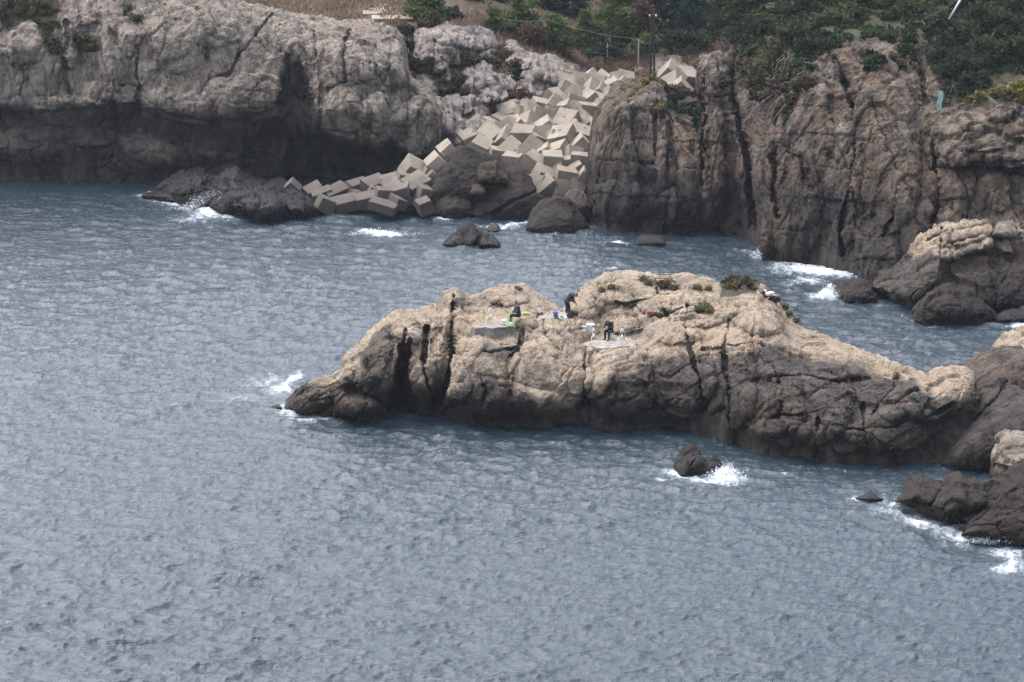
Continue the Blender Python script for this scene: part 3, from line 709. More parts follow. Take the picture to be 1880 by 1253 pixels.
# ------------------------------------------------------------------ right cliff
rc_top = [(1080, 330), (1086, 255), (1096, 212), (1110, 182), (1135, 152), (1160, 142), (1205, 140), (1222, 150), (1232, 176), (1252, 178), (1282, 176), (1290, 122), (1302, 102), (1322, 92), (1342, 92), (1360, 70), (1400, 38), (1460, 10), (1560, 0), (1700, -30), (1800, -60), (1980, -90)]
rc_bot = [(1080, 402), (1130, 410), (1200, 418), (1260, 420), (1340, 424), (1380, 430), (1398, 462), (1450, 474), (1540, 482), (1600, 505), (1660, 520), (1980, 560)]
rc_prof = [
 (1080, [(402, 234.5), (340, 236), (330, 238)]),
 (1150, [(412, 232), (290, 233.5), (200, 235), (150, 243)]),
 (1225, [(419, 231), (290, 232.5), (200, 235), (150, 244)]),
 (1262, [(420, 231), (300, 232), (230, 234), (176, 241)]),
 (1300, [(422, 230), (290, 232.5), (180, 234.5), (102, 239)]),
 (1378, [(430, 228.5), (290, 230), (180, 233), (60, 241)]),
 (1402, [(463, 221), (300, 224), (180, 229), (38, 241)]),
 (1500, [(478, 217.5), (300, 221.5), (180, 225), (90, 230), (0, 244)]),
 (1600, [(505, 212.5), (300, 218), (180, 222), (90, 228), (-10, 242)]),
 (1700, [(527, 208), (300, 216), (190, 221), (90, 228), (-30, 242)]),
 (1980, [(560, 202), (300, 212), (200, 218), (90, 228), (-90, 250)])]
bulge = [(1712, 225), (1722, 205), (1745, 196), (1770, 190), (1790, 178), (1840, 162), (1880, 152), (1990, 130), (1990, 520), (1700, 520), (1730, 400), (1726, 300), (1716, 260)]
relief('right_cliff', rc_top, rc_bot, rc_prof, [
 ('reg', [(1226, 100), (1288, 100), (1290, 190), (1270, 200), (1232, 196)], 4.0, 4),
 ('reg', [(1232, 196), (1290, 190), (1284, 215), (1268, 240), (1240, 210)], 1.6, 5),
 ('lump', 1130, 300, 46, 150, 0, 1.2), ('lump', 1195, 300, 34, 150, 0, 1.0), ('lump', 1248, 310, 42, 120, 0, 1.4), ('lump', 1310, 270, 32, 160, 0, 1.6), ('lump', 1322, 120, 26, 40, 0, 1.2),
 ('lump', 1372, 330, 26, 120, 0, 1.2), ('lump', 1460, 380, 50, 110, 0, 1.6), ('lump', 1545, 330, 42, 130, 0, 1.0), ('lump', 1630, 260, 60, 170, -4, 1.6), ('lump', 1490, 230, 40, 110, 0, 1.0),
 ('lump', 1610, 450, 46, 70, 0, 1.2), ('lump', 1420, 250, 26, 100, 0, 1.0), ('lump', 1680, 380, 40, 90, 0, 1.3), ('lump', 1395, 440, 26, 34, 0, 1.2), ('lump', 1150, 372, 60, 40, 0, 1.0), ('lump', 1260, 385, 60, 40, 0, 1.0),
 ('reg', bulge, -4.2, 4), ('reg', [(1724, 306), (1760, 300), (1800, 298), (1850, 308), (1990, 290), (1990, 540), (1690, 540)], 1.9, 4),
 ('lump', 1800, 225, 46, 20, 8, .9), ('lump', 1845, 200, 34, 22, -25, 1.0), ('lump', 1760, 240, 40, 18, 0, .8), ('lump', 1810, 262, 60, 18, 0, 1.0), ('lump', 1868, 240, 36, 16, 5, .9), ('lump', 1765, 280, 40, 20, 5, 1.0), ('lump', 1840, 285, 44, 14, 5, .9),
 ('lump', 1760, 345, 30, 40, 0, .7), ('lump', 1830, 350, 36, 40, 0, .8), ('lump', 1745, 400, 20, 30, 0, .7),
 ('crack', [(1345, 80), (1346, 150), (1354, 210), (1368, 265), (1374, 300), (1380, 370), (1392, 420)], 3.4, 2.6),
 ('crack', [(1295, 170), (1330, 172), (1345, 170)], 1.2, .5), ('crack', [(1288, 190), (1290, 250), (1287, 340)], 2.6, 1.4),
 ('crack', [(1232, 200), (1225, 300), (1228, 420)], 2.0, 1.0), ('crack', [(1205, 170), (1203, 290)], 1.6, .6), ('crack', [(1100, 295), (1200, 302)], 1.3, .6),
 ('crack', [(1535, 105), (1548, 140), (1566, 190), (1570, 270), (1560, 350), (1545, 400), (1545, 470)], 3.0, 2.0),
 ('crack', [(1518, 180), (1525, 230), (1545, 285)], 1.8, 1.0), ('crack', [(1685, 110), (1692, 140), (1700, 190)], 2.6, 1.2), ('crack', [(1655, 330), (1640, 400), (1620, 430)], 2.0, .8),
 ('crack', [(1425, 210), (1422, 300), (1428, 400)], 2.6, 1.2), ('crack', [(1460, 285), (1475, 305), (1480, 325)], 4, 1.4), ('crack', [(1718, 260), (1724, 320), (1735, 400)], 4, 1.6), ('crack', [(1420, 285), (1422, 370)], 5, 1.4),
 ('crack', [(1540, 232), (1570, 232)], 1.5, .6), ('crack', [(1780, 330), (1782, 400)], 1.6, .6), ('crack', [(1730, 304), (1780, 306), (1830, 312), (1880, 316)], 2.2, .8),
 ('stain', [(1350, 270), (1720, 260), (1720, 560), (1350, 560)], .38, 30), ('stain', [(1350, 100), (1430, 110), (1470, 200), (1520, 220), (1530, 260), (1360, 260)], .30, 25),
 ('stain', [(1726, 305), (1990, 300), (1990, 560), (1700, 560)], .36, 12), ('stain', [(1660, 150), (1700, 150), (1705, 220), (1680, 250)], .35, 12),
 ('ochre', [(1410, 290), (1440, 290), (1450, 460), (1405, 460)], .55, 12), ('ochre', [(1570, 280), (1610, 280), (1600, 440), (1560, 440)], .5, 14), ('ochre', [(1580, 200), (1600, 200), (1600, 280), (1580, 280)], .45, 12),
 ('ochre', [(1240, 385), (1560, 400), (1560, 470), (1240, 420)], .35, 12), ('ochre', [(1740, 310), (1880, 315), (1880, 400), (1740, 400)], .35, 18), ('ochre', [(1780, 262), (1880, 240), (1880, 290), (1810, 290)], .35, 10), ('ochre', [(1650, 40), (1720, 60), (1700, 130), (1640, 120)], .5, 14),
 ('veg', [(1100, 195), (1140, 152), (1180, 140), (1225, 142), (1222, 160), (1170, 170), (1130, 195)], .40, 6), ('veg', [(1235, 175), (1285, 175), (1290, 205), (1245, 215), (1215, 200)], .75, 6),
 ('veg', [(1350, 0), (1500, -60), (1980, -100), (1980, 130), (1850, 150), (1790, 175), (1740, 190), (1710, 120), (1680, 70), (1620, 75), (1540, 85), (1490, 120), (1440, 180), (1400, 130), (1360, 110)], 1.0, 10),
 ], dark=[(1080, 295), (1100, 292), (1200, 300), (1230, 325), (1265, 352), (1285, 345), (1300, 352), (1340, 330), (1370, 330), (1400, 345), (1500, 345), (1570, 360), (1640, 385), (1720, 400), (1760, 455), (1980, 480)],
 mat='brown', seed=8, amp=0.95, vstretch=3.0, crest=(12, 2.0), ends=(3.5, 0), blk=.5, flute=.13, jset=(((.95, .3, -.08), 2.3, .55, .40), ((.05, .2, 1), 2.2, .26, .14), ((.8, .5, .35), .9, .14, .08)))

tag(bpy.data.objects['right_cliff'], kind='structure')
# ------------------------------------------------------------------ the fishing islet
is_top = [(516, 744), (530, 733), (548, 714), (580, 696), (608, 690), (628, 680), (634, 655), (652, 644), (690, 602), (728, 573), (772, 573), (812, 560), (818, 540), (835, 532), (862, 545), (885, 538), (900, 530), (930, 526), (962, 528), (985, 545), (1012, 560), (1028, 573), (1044, 563), (1062, 540), (1085, 520), (1110, 506), (1150, 499), (1200, 505), (1270, 510), (1330, 522), (1392, 522), (1425, 545), (1450, 580), (1472, 598), (1530, 620), (1600, 650), (1650, 676), (1690, 688), (1712, 690), (1740, 676), (1770, 672), (1788, 684), (1795, 720)]
is_bot = [(516, 748), (560, 762), (640, 770), (700, 767), (740, 748), (760, 750), (800, 768), (900, 773), (1000, 773), (1100, 780), (1200, 776), (1310, 778), (1380, 805), (1480, 826), (1560, 838), (1650, 832), (1720, 834), (1795, 800)]
def ip(px, pr): return (px, pr)
WB = lambda px: float(Yz(px, pl(is_bot, px)))
is_prof = [
 (516, [(748, WB(516)), (744, WB(516) + .5)]),
 (600, [(767, WB(600)), (730, WB(600) + .8), (692, WB(600) + 3.5)]),
 (680, [(768, WB(680)), (700, 171.0), (650, 172.5), (612, 177)]),
 (760, [(750, 173), (700, 171.8), (620, 173.2), (590, 175), (573, 179)]),
 (850, [(770, 169.8), (700, 170.2), (635, 171.8), (600, 174), (565, 178), (540, 181)]),
 (920, [(773, 169.4), (700, 169.8), (640, 171.3), (605, 173.2), (580, 176.8), (550, 179), (527, 182)]),
 (1010, [(774, 169.4), (700, 169.8), (650, 171.2), (610, 174), (590, 176), (560, 181)]),
 (1040, [(776, 169.4), (700, 169.8), (650, 171.2), (614, 174), (600, 175.4), (585, 176.8), (560, 180)]),
 (1100, [(780, 168.4), (700, 168.9), (650, 170.9), (638, 172.2), (612, 176.0), (600, 176.5), (560, 179), (506, 183)]),
 (1165, [(780, 168.4), (700, 168.9), (650, 171), (638, 172.2), (616, 175.5), (600, 176.2), (560, 178.5), (506, 183)]),
 (1230, [(776, 168.8), (700, 169.6), (640, 171.6), (580, 175.5), (508, 183)]),
 (1400, [(812, 163.3), (730, 165.5), (650, 168.5), (590, 174), (522, 183)]),
 (1550, [(836, 160.6), (760, 162.5), (680, 167), (632, 174)]),
 (1700, [(834, 160.6), (770, 162), (720, 165), (689, 170)]),
 (1795, [(800, 163), (740, 164.5), (720, 167)])]
relief('rock_islet', is_top, is_bot, is_prof, [
 # deep clefts between the big blocks
 ('reg', [(735, 640), (752, 620), (756, 650), (748, 690), (750, 752), (712, 752), (722, 700)], 3.2, 5),
 ('reg', [(845, 580), (832, 640), (828, 700), (818, 745), (790, 752), (800, 700), (815, 650), (822, 600)], 0.9, 6),
 ('crack', [(833, 545), (830, 600), (829, 650), (822, 690), (812, 730)], 3.2, 2.6), ('crack', [(785, 600), (778, 660), (786, 710), (795, 745)], 3.2, 2.0), ('crack', [(745, 600), (735, 640), (728, 700)], 3, 1.2),
 ('lump', 640, 668, 34, 52, -25, 1.3), ('lump', 690, 655, 48, 60, -30, 1.6), ('lump', 600, 705, 52, 26, -18, 1.1), ('lump', 570, 735, 42, 26, -12, 1.0), ('lump', 690, 715, 20, 42, 0, 1.0), ('lump', 640, 745, 60, 24, 6, 1.2), ('lump', 668, 752, 44, 20, 8, .9), ('lump', 560, 745, 36, 18, 0, .8),
 ('lump', 765, 670, 32, 90, -6, 1.5), ('lump', 806, 640, 24, 62, 0, 1.4), ('lump', 770, 600, 46, 30, -12, 1.0), ('lump', 800, 585, 34, 22, -10, .7), ('lump', 880, 690, 60, 82, 0, 1.4), ('lump', 890, 735, 86, 38, 0, 1.1), ('lump', 865, 620, 36, 36, 0, .6),
 ('lump', 1010, 690, 76, 90, 6, 1.8), ('lump', 960, 745, 80, 34, 0, .9), ('lump', 860, 545, 34, 16, -10, .7), ('lump', 930, 542, 44, 20, 6, 1.2), ('lump', 832, 545, 18, 16, 0, .8), ('lump', 1140, 700, 66, 76, 0, 1.4), ('lump', 1250, 680, 66, 90, 0, 1.5), ('lump', 1190, 745, 90, 34, 0, .7),
 ('lump', 1340, 700, 50, 100, 0, 1.3), ('lump', 1420, 740, 60, 70, 0, 1.3), ('lump', 1500, 740, 70, 80, 20, 1.3), ('lump', 1430, 795, 60, 26, 5, 1.0), ('lump', 1530, 800, 70, 34, 5, .9), ('lump', 1640, 790, 90, 44, -10, 1.4), ('lump', 1720, 730, 66, 44, -15, 1.6), ('lump', 1660, 740, 50, 30, -20, 1.0),
 ('lump', 1160, 535, 60, 26, -10, 1.2), ('lump', 1250, 555, 46, 24, 0, 1.1), ('lump', 1200, 560, 30, 18, 0, .8), ('lump', 1300, 575, 60, 24, -14, 1.0), ('lump', 1390, 580, 56, 36, 20, 1.4), ('lump', 1080, 560, 36, 26, -30, 1.2), ('lump', 1020, 600, 24, 16, 0, .7), ('lump', 1240, 610, 60, 22, 0, .8), ('lump', 1150, 600, 30, 16, 0, .6),
 ('crack', [(1073, 640), (1072, 680), (1078, 740)], 2.2, 1.2), ('crack', [(1258, 560), (1262, 620), (1275, 660), (1290, 740)], 1.8, 1.0), ('crack', [(1340, 590), (1330, 650), (1335, 700), (1342, 770)], 2.2, 1.2), ('crack', [(1420, 680), (1440, 720), (1430, 770)], 2.4, 1.0),
 ('crack', [(1130, 560), (1190, 552), (1230, 540)], 1.6, .8), ('crack', [(1205, 530), (1212, 560), (1230, 590)], 1.6, .9), ('crack', [(1180, 578), (1215, 582), (1250, 566)], 1.6, .8), ('crack', [(1000, 590), (1005, 620), (1025, 640)], 2.0, 1.0),
 ('crack', [(1500, 770), (1502, 835)], 2.4, 1.2), ('crack', [(1580, 740), (1588, 790), (1590, 830)], 1.8, .7), ('crack', [(1560, 790), (1640, 785), (1700, 765), (1745, 745)], 2.4, 1.2), ('crack', [(1650, 690), (1640, 720), (1600, 760)], 2.2, .8), ('crack', [(960, 600), (950, 640), (930, 660)], 2.2, 1.0),
 ('crack', [(860, 645), (900, 650), (945, 640)], 3, .8), ('crack', [(1370, 790), (1400, 770), (1470, 760)], 2.2, .8), ('crack', [(800, 768), (830, 745), (870, 740)], 2, .5), ('crack', [(880, 700), (890, 720), (884, 745)], 2, .5),
 ('crack', [(1290, 640), (1380, 630), (1440, 650)], 1.4, .5), ('crack', [(1380, 700), (1450, 690), (1540, 700), (1600, 690)], 1.6, .5), ('crack', [(640, 700), (660, 720), (700, 740)], 2.4, .9), ('crack', [(600, 720), (610, 750)], 2, .7),
 # levels the anglers use
 ('flat', [(868, 602), (865, 596), (878, 590), (905, 586), (930, 588), (944, 592), (944, 601)], 4.72),
 ('flat', [(1062, 632), (1094, 620), (1102, 612), (1140, 613), (1160, 622), (1172, 634), (1150, 641), (1100, 641), (1080, 636)], 3.84),
 ('flat', [(984, 586), (986, 577), (1030, 573), (1062, 576), (1062, 584), (1030, 585)], 4.60),
 ('flat', [(1054, 612), (1060, 606), (1094, 606), (1094, 613)], 4.12),
 # darker foot, leaning slab on the left, cleft and patch below the mortar platform
 ('stain', [(655, 645), (700, 600), (722, 590), (728, 640), (715, 690), (690, 700), (660, 670)], .8, 7), ('stain', [(1180, 650), (1400, 650), (1560, 680), (1700, 720), (1700, 800), (1180, 780)], .34, 25), ('stain', [(1620, 700), (1680, 690), (1690, 730), (1630, 760)], .7, 10),
 ('stain', [(880, 640), (950, 645), (940, 670), (900, 665)], .7, 8), ('stain', [(740, 640), (756, 640), (756, 740), (715, 750)], .8, 6),
 ('ochre', [(540, 720), (720, 740), (720, 775), (540, 775)], .45, 10), ('ochre', [(750, 700), (830, 700), (830, 770), (750, 770)], .5, 14), ('ochre', [(850, 730), (1060, 740), (1060, 775), (850, 775)], .45, 10), ('ochre', [(1200, 730), (1400, 730), (1420, 780), (1200, 770)], .5, 14),
 ('ochre', [(1400, 780), (1780, 790), (1780, 840), (1400, 840)], .35, 12), ('ochre', [(980, 640), (1060, 640), (1060, 700), (980, 690)], .3, 14),
 ('veg', [(1180, 510), (1250, 515), (1250, 530), (1185, 525)], .6, 4), ('veg', [(1318, 520), (1395, 520), (1385, 545), (1320, 548)], .8, 5), ('veg', [(1270, 560), (1312, 560), (1312, 582), (1270, 580)], .6, 5),
 ], dark=[(500, 700), (560, 700), (600, 712), (640, 700), (690, 695), (740, 715), (790, 715), (830, 718), (850, 690), (900, 692), (960, 722), (1040, 752), (1060, 725), (1090, 712), (1150, 685), (1250, 660), (1330, 640), (1400, 640), (1480, 655), (1560, 668), (1640, 700), (1700, 725), (1760, 730), (1800, 740)],
 mat='islet', seed=14, amp=0.62, blk=.85, vstretch=1.25, step=2.0, crest=(9, 1.6), ends=(0.5, 2.5), flute=.06, tide=0.9)
tag(bpy.data.objects['rock_islet'], "long tan limestone islet with dark wet foot where three anglers fish", "rock islet")
# ------------------------------------------------------------------ free-standing rocks and boulders
B = boulder
B("low dark reef split into humps with a wave breaking on its left side", [(258, 358), (285, 345), (305, 330), (325, 318), (348, 314), (372, 320), (395, 331), (412, 322), (430, 318), (450, 332), (480, 338), (505, 335), (530, 345), (560, 357), (583, 375), (592, 388)],
  [(258, 362), (310, 372), (360, 386), (430, 398), (500, 403), (555, 398), (592, 391)], 7.0, seed=21, amp=.9, feats=[('lump', 345, 335, 46, 22, -10, 1.2), ('lump', 470, 372, 60, 30, 8, 1.8), ('lump', 425, 335, 36, 16, 0, 1.0), ('lump', 548, 372, 36, 22, 25, 1.5)], ends=(1, 2), name="sea_rock", dark=[(250, 300), (600, 300)], tide=1.4)
B("tall dark boulder leaning against the foot of the concrete block pile", [(783, 350), (795, 315), (815, 285), (840, 270), (862, 268), (890, 278), (915, 298), (930, 318), (945, 345)], [(783, 372), (945, 380)], 3.5, Y0=238.2, seed=31, blk=.35, jset=(), vstretch=.8)
B("rounded dark boulder in the water below the tallest boulder of the bay", [(783, 385), (790, 362), (812, 345), (840, 342), (862, 352), (874, 372), (880, 392)], [(783, 396), (820, 402), (880, 400)], 3.0, seed=32, blk=.35, jset=())
B("broad dark boulder with a sloping left flank at the foot of the block pile", [(866, 390), (885, 350), (910, 320), (935, 306), (955, 305), (975, 318), (1000, 340), (1020, 362), (1030, 390)], [(866, 400), (900, 404), (960, 406), (1030, 400)], 3.5, seed=33, blk=.35, jset=(), feats=[('crack', [(900, 395), (940, 370), (990, 350)], 2.5, .5)])
B("domed dark boulder nearest the open bay below the concrete blocks", [(962, 420), (975, 392), (995, 370), (1020, 362), (1045, 368), (1062, 385), (1075, 405), (1082, 415)], [(962, 424), (1000, 429), (1050, 430), (1082, 420)], 3.0, seed=34, blk=.35, jset=())
B("brown boulder in the gap between block pile and right cliff", [(1038, 362), (1045, 352), (1062, 350), (1080, 356), (1088, 372), (1086, 388)], [(1038, 384), (1086, 392)], 2.0, Y0=234.8, seed=35, mat='brown', feats=[('stain', [(1030, 340), (1100, 340), (1100, 400), (1030, 400)], .35, 10)])
B("small ochre boulder wedged between two dark boulders", [(864, 350), (868, 340), (878, 337), (888, 340), (892, 350)], [(864, 356), (878, 360), (892, 356)], 1.2, Y0=236.0, seed=36, mat='darkrock', amp=.4, ends=.5, feats=[('ochre', [(860, 330), (895, 330), (895, 360), (860, 360)], .6, 5)])
B("grey brown knobbly rock perched between the two tall dark boulders", [(878, 318), (884, 306), (900, 302), (918, 306), (930, 318), (932, 330)], [(878, 332), (932, 336)], 1.6, Y0=236.8, seed=37, mat='darkrock', feats=[('ochre', [(870, 290), (940, 290), (940, 350), (870, 350)], .5, 8)])
B("dark twin-peaked rock alone in the water below the boulders", [(812, 448), (828, 432), (842, 418), (852, 413), (868, 409), (880, 420), (893, 425), (905, 432), (914, 440), (921, 452)], [(812, 451), (850, 455), (921, 456)], 2.6, seed=38, amp=.8, ends=1, feats=[('crack', [(886, 424), (878, 440), (872, 452)], 2.5, .8)])
B("small pointed pale slab beside the twin-peaked rock", [(892, 420), (902, 412), (912, 409), (918, 418)], [(892, 425), (918, 428)], 1.2, seed=39, mat='brown', amp=.35, ends=.4, feats=[('stain', [(880, 400), (930, 400), (930, 430), (880, 430)], .3, 8)])
B("flat-topped dark block awash in front of the right cliff", [(1165, 448), (1172, 436), (1180, 432), (1212, 431), (1221, 436), (1222, 448)], [(1165, 452), (1222, 452)], 1.8, seed=40, amp=.35, ends=.5)
B("dark low boulder with surf on its left below the right cliff", [(1527, 525), (1535, 514), (1560, 508), (1580, 506), (1598, 514), (1612, 535), (1617, 552)], [(1527, 545), (1560, 558), (1590, 560), (1617, 556)], 3.2, seed=41)
B("huge tilted slab with pale ribbed top under the right cliff", [(1600, 520), (1640, 490), (1665, 462), (1690, 432), (1720, 412), (1742, 402), (1760, 404), (1790, 401), (1812, 405), (1825, 420), (1850, 428), (1880, 440), (1960, 470)],
  [(1600, 530), (1640, 556), (1680, 566), (1760, 560), (1960, 560)], 7.5, Y0=[(1600, 206), (1700, 201), (1960, 201)], seed=42, mat='islet', amp=.8, scale=1.0, step=2.2,
  dark=[(1590, 440), (1640, 450), (1700, 470), (1760, 468), (1830, 455), (1880, 500), (1960, 520)], feats=[('crack', [(1730, 420), (1728, 470), (1722, 520)], 2, .7), ('reg', [(1728, 480), (1830, 455), (1880, 480), (1880, 560), (1728, 560)], 1.6, 6), ('lump', 1775, 425, 60, 24, -18, 1.0), ('lump', 1840, 445, 50, 20, 20, .8), ('lump', 1690, 500, 40, 60, 40, 1.0), ('crack', [(1700, 440), (1760, 425), (1810, 412)], 2, .6), ('crack', [(1740, 450), (1800, 432), (1850, 440)], 2, .5)], vstretch=.6, ends=(1, 0))
B("dark wedge boulder set behind the large brown boulder at right", [(1745, 530), (1755, 512), (1780, 504), (1815, 506), (1832, 520), (1836, 545)], [(1745, 560), (1836, 565)], 2.5, Y0=200.4, seed=43)
B("tall dark boulder at the right edge below the ribbed slab", [(1828, 520), (1842, 500), (1862, 488), (1885, 484), (1960, 480)], [(1828, 565), (1960, 570)], 3.0, Y0=199.6, seed=44)
B("large brown boulder with dark undercut base at the right shore", [(1674, 575), (1690, 548), (1710, 530), (1740, 519), (1775, 528), (1805, 548), (1826, 570), (1832, 582)], [(1674, 588), (1700, 598), (1780, 596), (1832, 590)], 3.5, seed=45, feats=[('lump', 1750, 555, 60, 30, 10, .8)], mat='darkrock')
B("low brown boulder at the right edge with white water at its foot", [(1826, 582), (1840, 568), (1860, 562), (1890, 562), (1960, 566)], [(1826, 592), (1960, 598)], 2.4, seed=46, mat='darkrock')
B("pale rounded boulder at the right edge above the ribbed slab", [(1828, 425), (1840, 408), (1862, 398), (1885, 392), (1960, 388)], [(1828, 432), (1880, 448), (1960, 470)], 2.5, Y0=206, seed=47, mat='limestone', amp=.9, scale=.5)
B("small pale boulder between the cliff foot and the ribbed slab", [(1825, 424), (1832, 412), (1846, 409), (1856, 416), (1860, 428)], [(1825, 430), (1860, 436)], 1.2, Y0=204.5, seed=48, mat='limestone', amp=.5, ends=.5)
B("knobbly tan rock at the right edge behind the islet neck", [(1818, 660), (1828, 640), (1845, 622), (1865, 612), (1890, 606), (1990, 596)], [(1818, 680), (1990, 690)], 5, Y0=[(1818, 187), (1990, 184)], seed=49, mat='islet', amp=.9, scale=.6, feats=[('stain', [(1810, 650), (1900, 655), (1900, 700), (1810, 700)], .5, 10)])
B("smooth dark grey slab sloping up to the right behind the islet neck", [(1700, 850), (1722, 805), (1750, 760), (1775, 725), (1790, 690), (1812, 682), (1835, 668), (1860, 664), (1890, 668), (1990, 660)], [(1700, 856), (1760, 858), (1830, 860), (1990, 850)], 9, Y0=[(1700, 160.5), (1800, 158.6), (1990, 158)], seed=50, amp=.55, scale=1.1, blk=.7,
  mat='brown', feats=[('stain', [(1690, 700), (1990, 700), (1990, 900), (1690, 900)], .40, 30), ('stain', [(1690, 600), (1990, 600), (1990, 900), (1690, 900)], .42, 10), ('reg', [(1700, 850), (1740, 790), (1800, 735), (1812, 770), (1770, 800), (1740, 850)], 2.0, 14), ('crack', [(1850, 700), (1830, 730), (1790, 770)], 2.5, .6)], ends=(1, 0))
B("round brown boulder at the foot of the dark grey slab", [(1712, 848), (1724, 828), (1745, 815), (1775, 808), (1800, 812), (1818, 828), (1824, 850)], [(1712, 852), (1750, 860), (1824, 860)], 2.8, seed=51, ends=1.2, feats=[('ochre', [(1700, 800), (1830, 800), (1830, 865), (1700, 865)], .3, 10)])
B("brown boulder awash against the middle of the islet wall", [(996, 770), (1010, 756), (1035, 746), (1060, 744), (1072, 752), (1076, 772)], [(996, 776), (1076, 780)], 2.2, seed=52, ends=.8, Y0=168.6)
B("jagged two-horned brown rock with white water around its foot", [(1238, 862), (1243, 846), (1256, 830), (1264, 824), (1275, 822), (1288, 825), (1290, 838), (1300, 846), (1310, 838), (1318, 842), (1328, 856)], [(1238, 868), (1262, 876), (1328, 868)], 2.0, seed=53, amp=.75, scale=.5, ends=.7, step=1.5)
B("small flat dark rock barely above water near the shore rocks", [(1566, 913), (1580, 907), (1598, 903), (1612, 908), (1623, 915)], [(1566, 916), (1595, 920), (1623, 918)], 1.2, seed=54, amp=.35, scale=.5, ends=.3, step=1.5)
B("tiny dark ledge awash off the left tip of the islet", [(480, 749), (494, 744), (512, 741), (518, 746)], [(480, 752), (518, 751)], 1.0, seed=55, amp=.2, scale=.5, ends=.3, step=1.5)
B("brown hummocky shore rock running out from the right edge", [(1648, 915), (1668, 898), (1680, 882), (1695, 882), (1712, 890), (1740, 894), (1750, 880), (1766, 874), (1780, 886), (1810, 888), (1840, 885), (1870, 880), (1990, 870)], [(1648, 922), (1680, 928), (1695, 940), (1730, 956), (1760, 952), (1790, 940), (1990, 960)], 4.0, Y0=[(1648, 151.2), (1700, 149.3), (1740, 147.5), (1790, 148.5), (1990, 146)], seed=56, amp=.7, scale=.7,
  feats=[('lump', 1690, 905, 32, 24, 0, .9), ('lump', 1765, 915, 50, 32, -10, 1.2), ('crack', [(1730, 895), (1712, 925)], 2.5, .8)], ends=(.6, 0))
B("big brown shore rock with surf along its foot at bottom right", [(1768, 975), (1780, 955), (1800, 940), (1830, 918), (1855, 892), (1875, 872), (1990, 820)], [(1768, 984), (1800, 992), (1850, 996), (1990, 1010)], 5.0, Y0=[(1768, 145.3), (1850, 144.6), (1990, 143)], seed=57, amp=.7, scale=.7, ends=(.8, 0))
B("pale weathered boulder on a dark base at the right edge", [(1818, 850), (1822, 815), (1830, 798), (1845, 790), (1865, 793), (1890, 797), (1990, 800)], [(1818, 884), (1850, 890), (1990, 900)], 4.0, Y0=[(1818, 155), (1990, 152)], seed=58, mat='limestone', amp=.7, scale=.6, dark=[(1800, 850), (1850, 858), (1880, 868), (1990, 870)], ends=(1.2, 0), feats=[('reg', [(1810, 848), (1860, 862), (1900, 872), (1900, 900), (1810, 900)], .9, 4)])

B("rounded rock the left angler sits on at the edge of the mortar platform", [(943, 592), (946, 577), (954, 572), (968, 572), (980, 578), (987, 592)], [(943, 602), (966, 606), (987, 603)], 1.2, Y0=173.9, seed=60, mat='islet', amp=.3, scale=.5, ends=.4, step=1.2)
# white water
SHORE += [
 ([(262, 360), (310, 372), (360, 386), (440, 399)], .75, 1.0), ([(440, 399), (500, 403), (592, 391)], .35, .5), ([(600, 385), (780, 396)], .22, .8), ([(783, 400), (880, 404), (960, 408)], .38, 1.0),
 ([(962, 424), (1000, 429), (1082, 420)], .3, .6), ([(812, 451), (850, 455), (921, 456)], .22, .5), ([(1110, 445), (1165, 452), (1222, 452)], .35, .8), ([(1380, 460), (1400, 470), (1540, 485), (1640, 510)], .62, 1.6),
 ([(1527, 545), (1560, 558), (1617, 556)], .55, 1.0), ([(1640, 570), (1674, 590), (1700, 598), (1780, 597), (1880, 600)], .65, .8), ([(516, 748), (560, 762), (600, 768)], .8, 1.2), ([(640, 770), (800, 770), (1000, 775), (1300, 780)], .20, .6), ([(1310, 778), (1480, 828), (1650, 834)], .28, .6),
 ([(1238, 868), (1262, 876), (1328, 868)], .85, .8), ([(1566, 916), (1623, 920)], .6, .5), ([(1648, 922), (1695, 941), (1735, 957), (1790, 945)], .8, 1.3), ([(1768, 984), (1800, 993), (1850, 998), (1900, 1000)], .95, 1.1), ([(1770, 860), (1830, 862), (1830, 885)], .5, .6), ([(480, 752), (518, 751)], .6, .5), ([(0, 326), (200, 332), (420, 338)], .18, .6)]
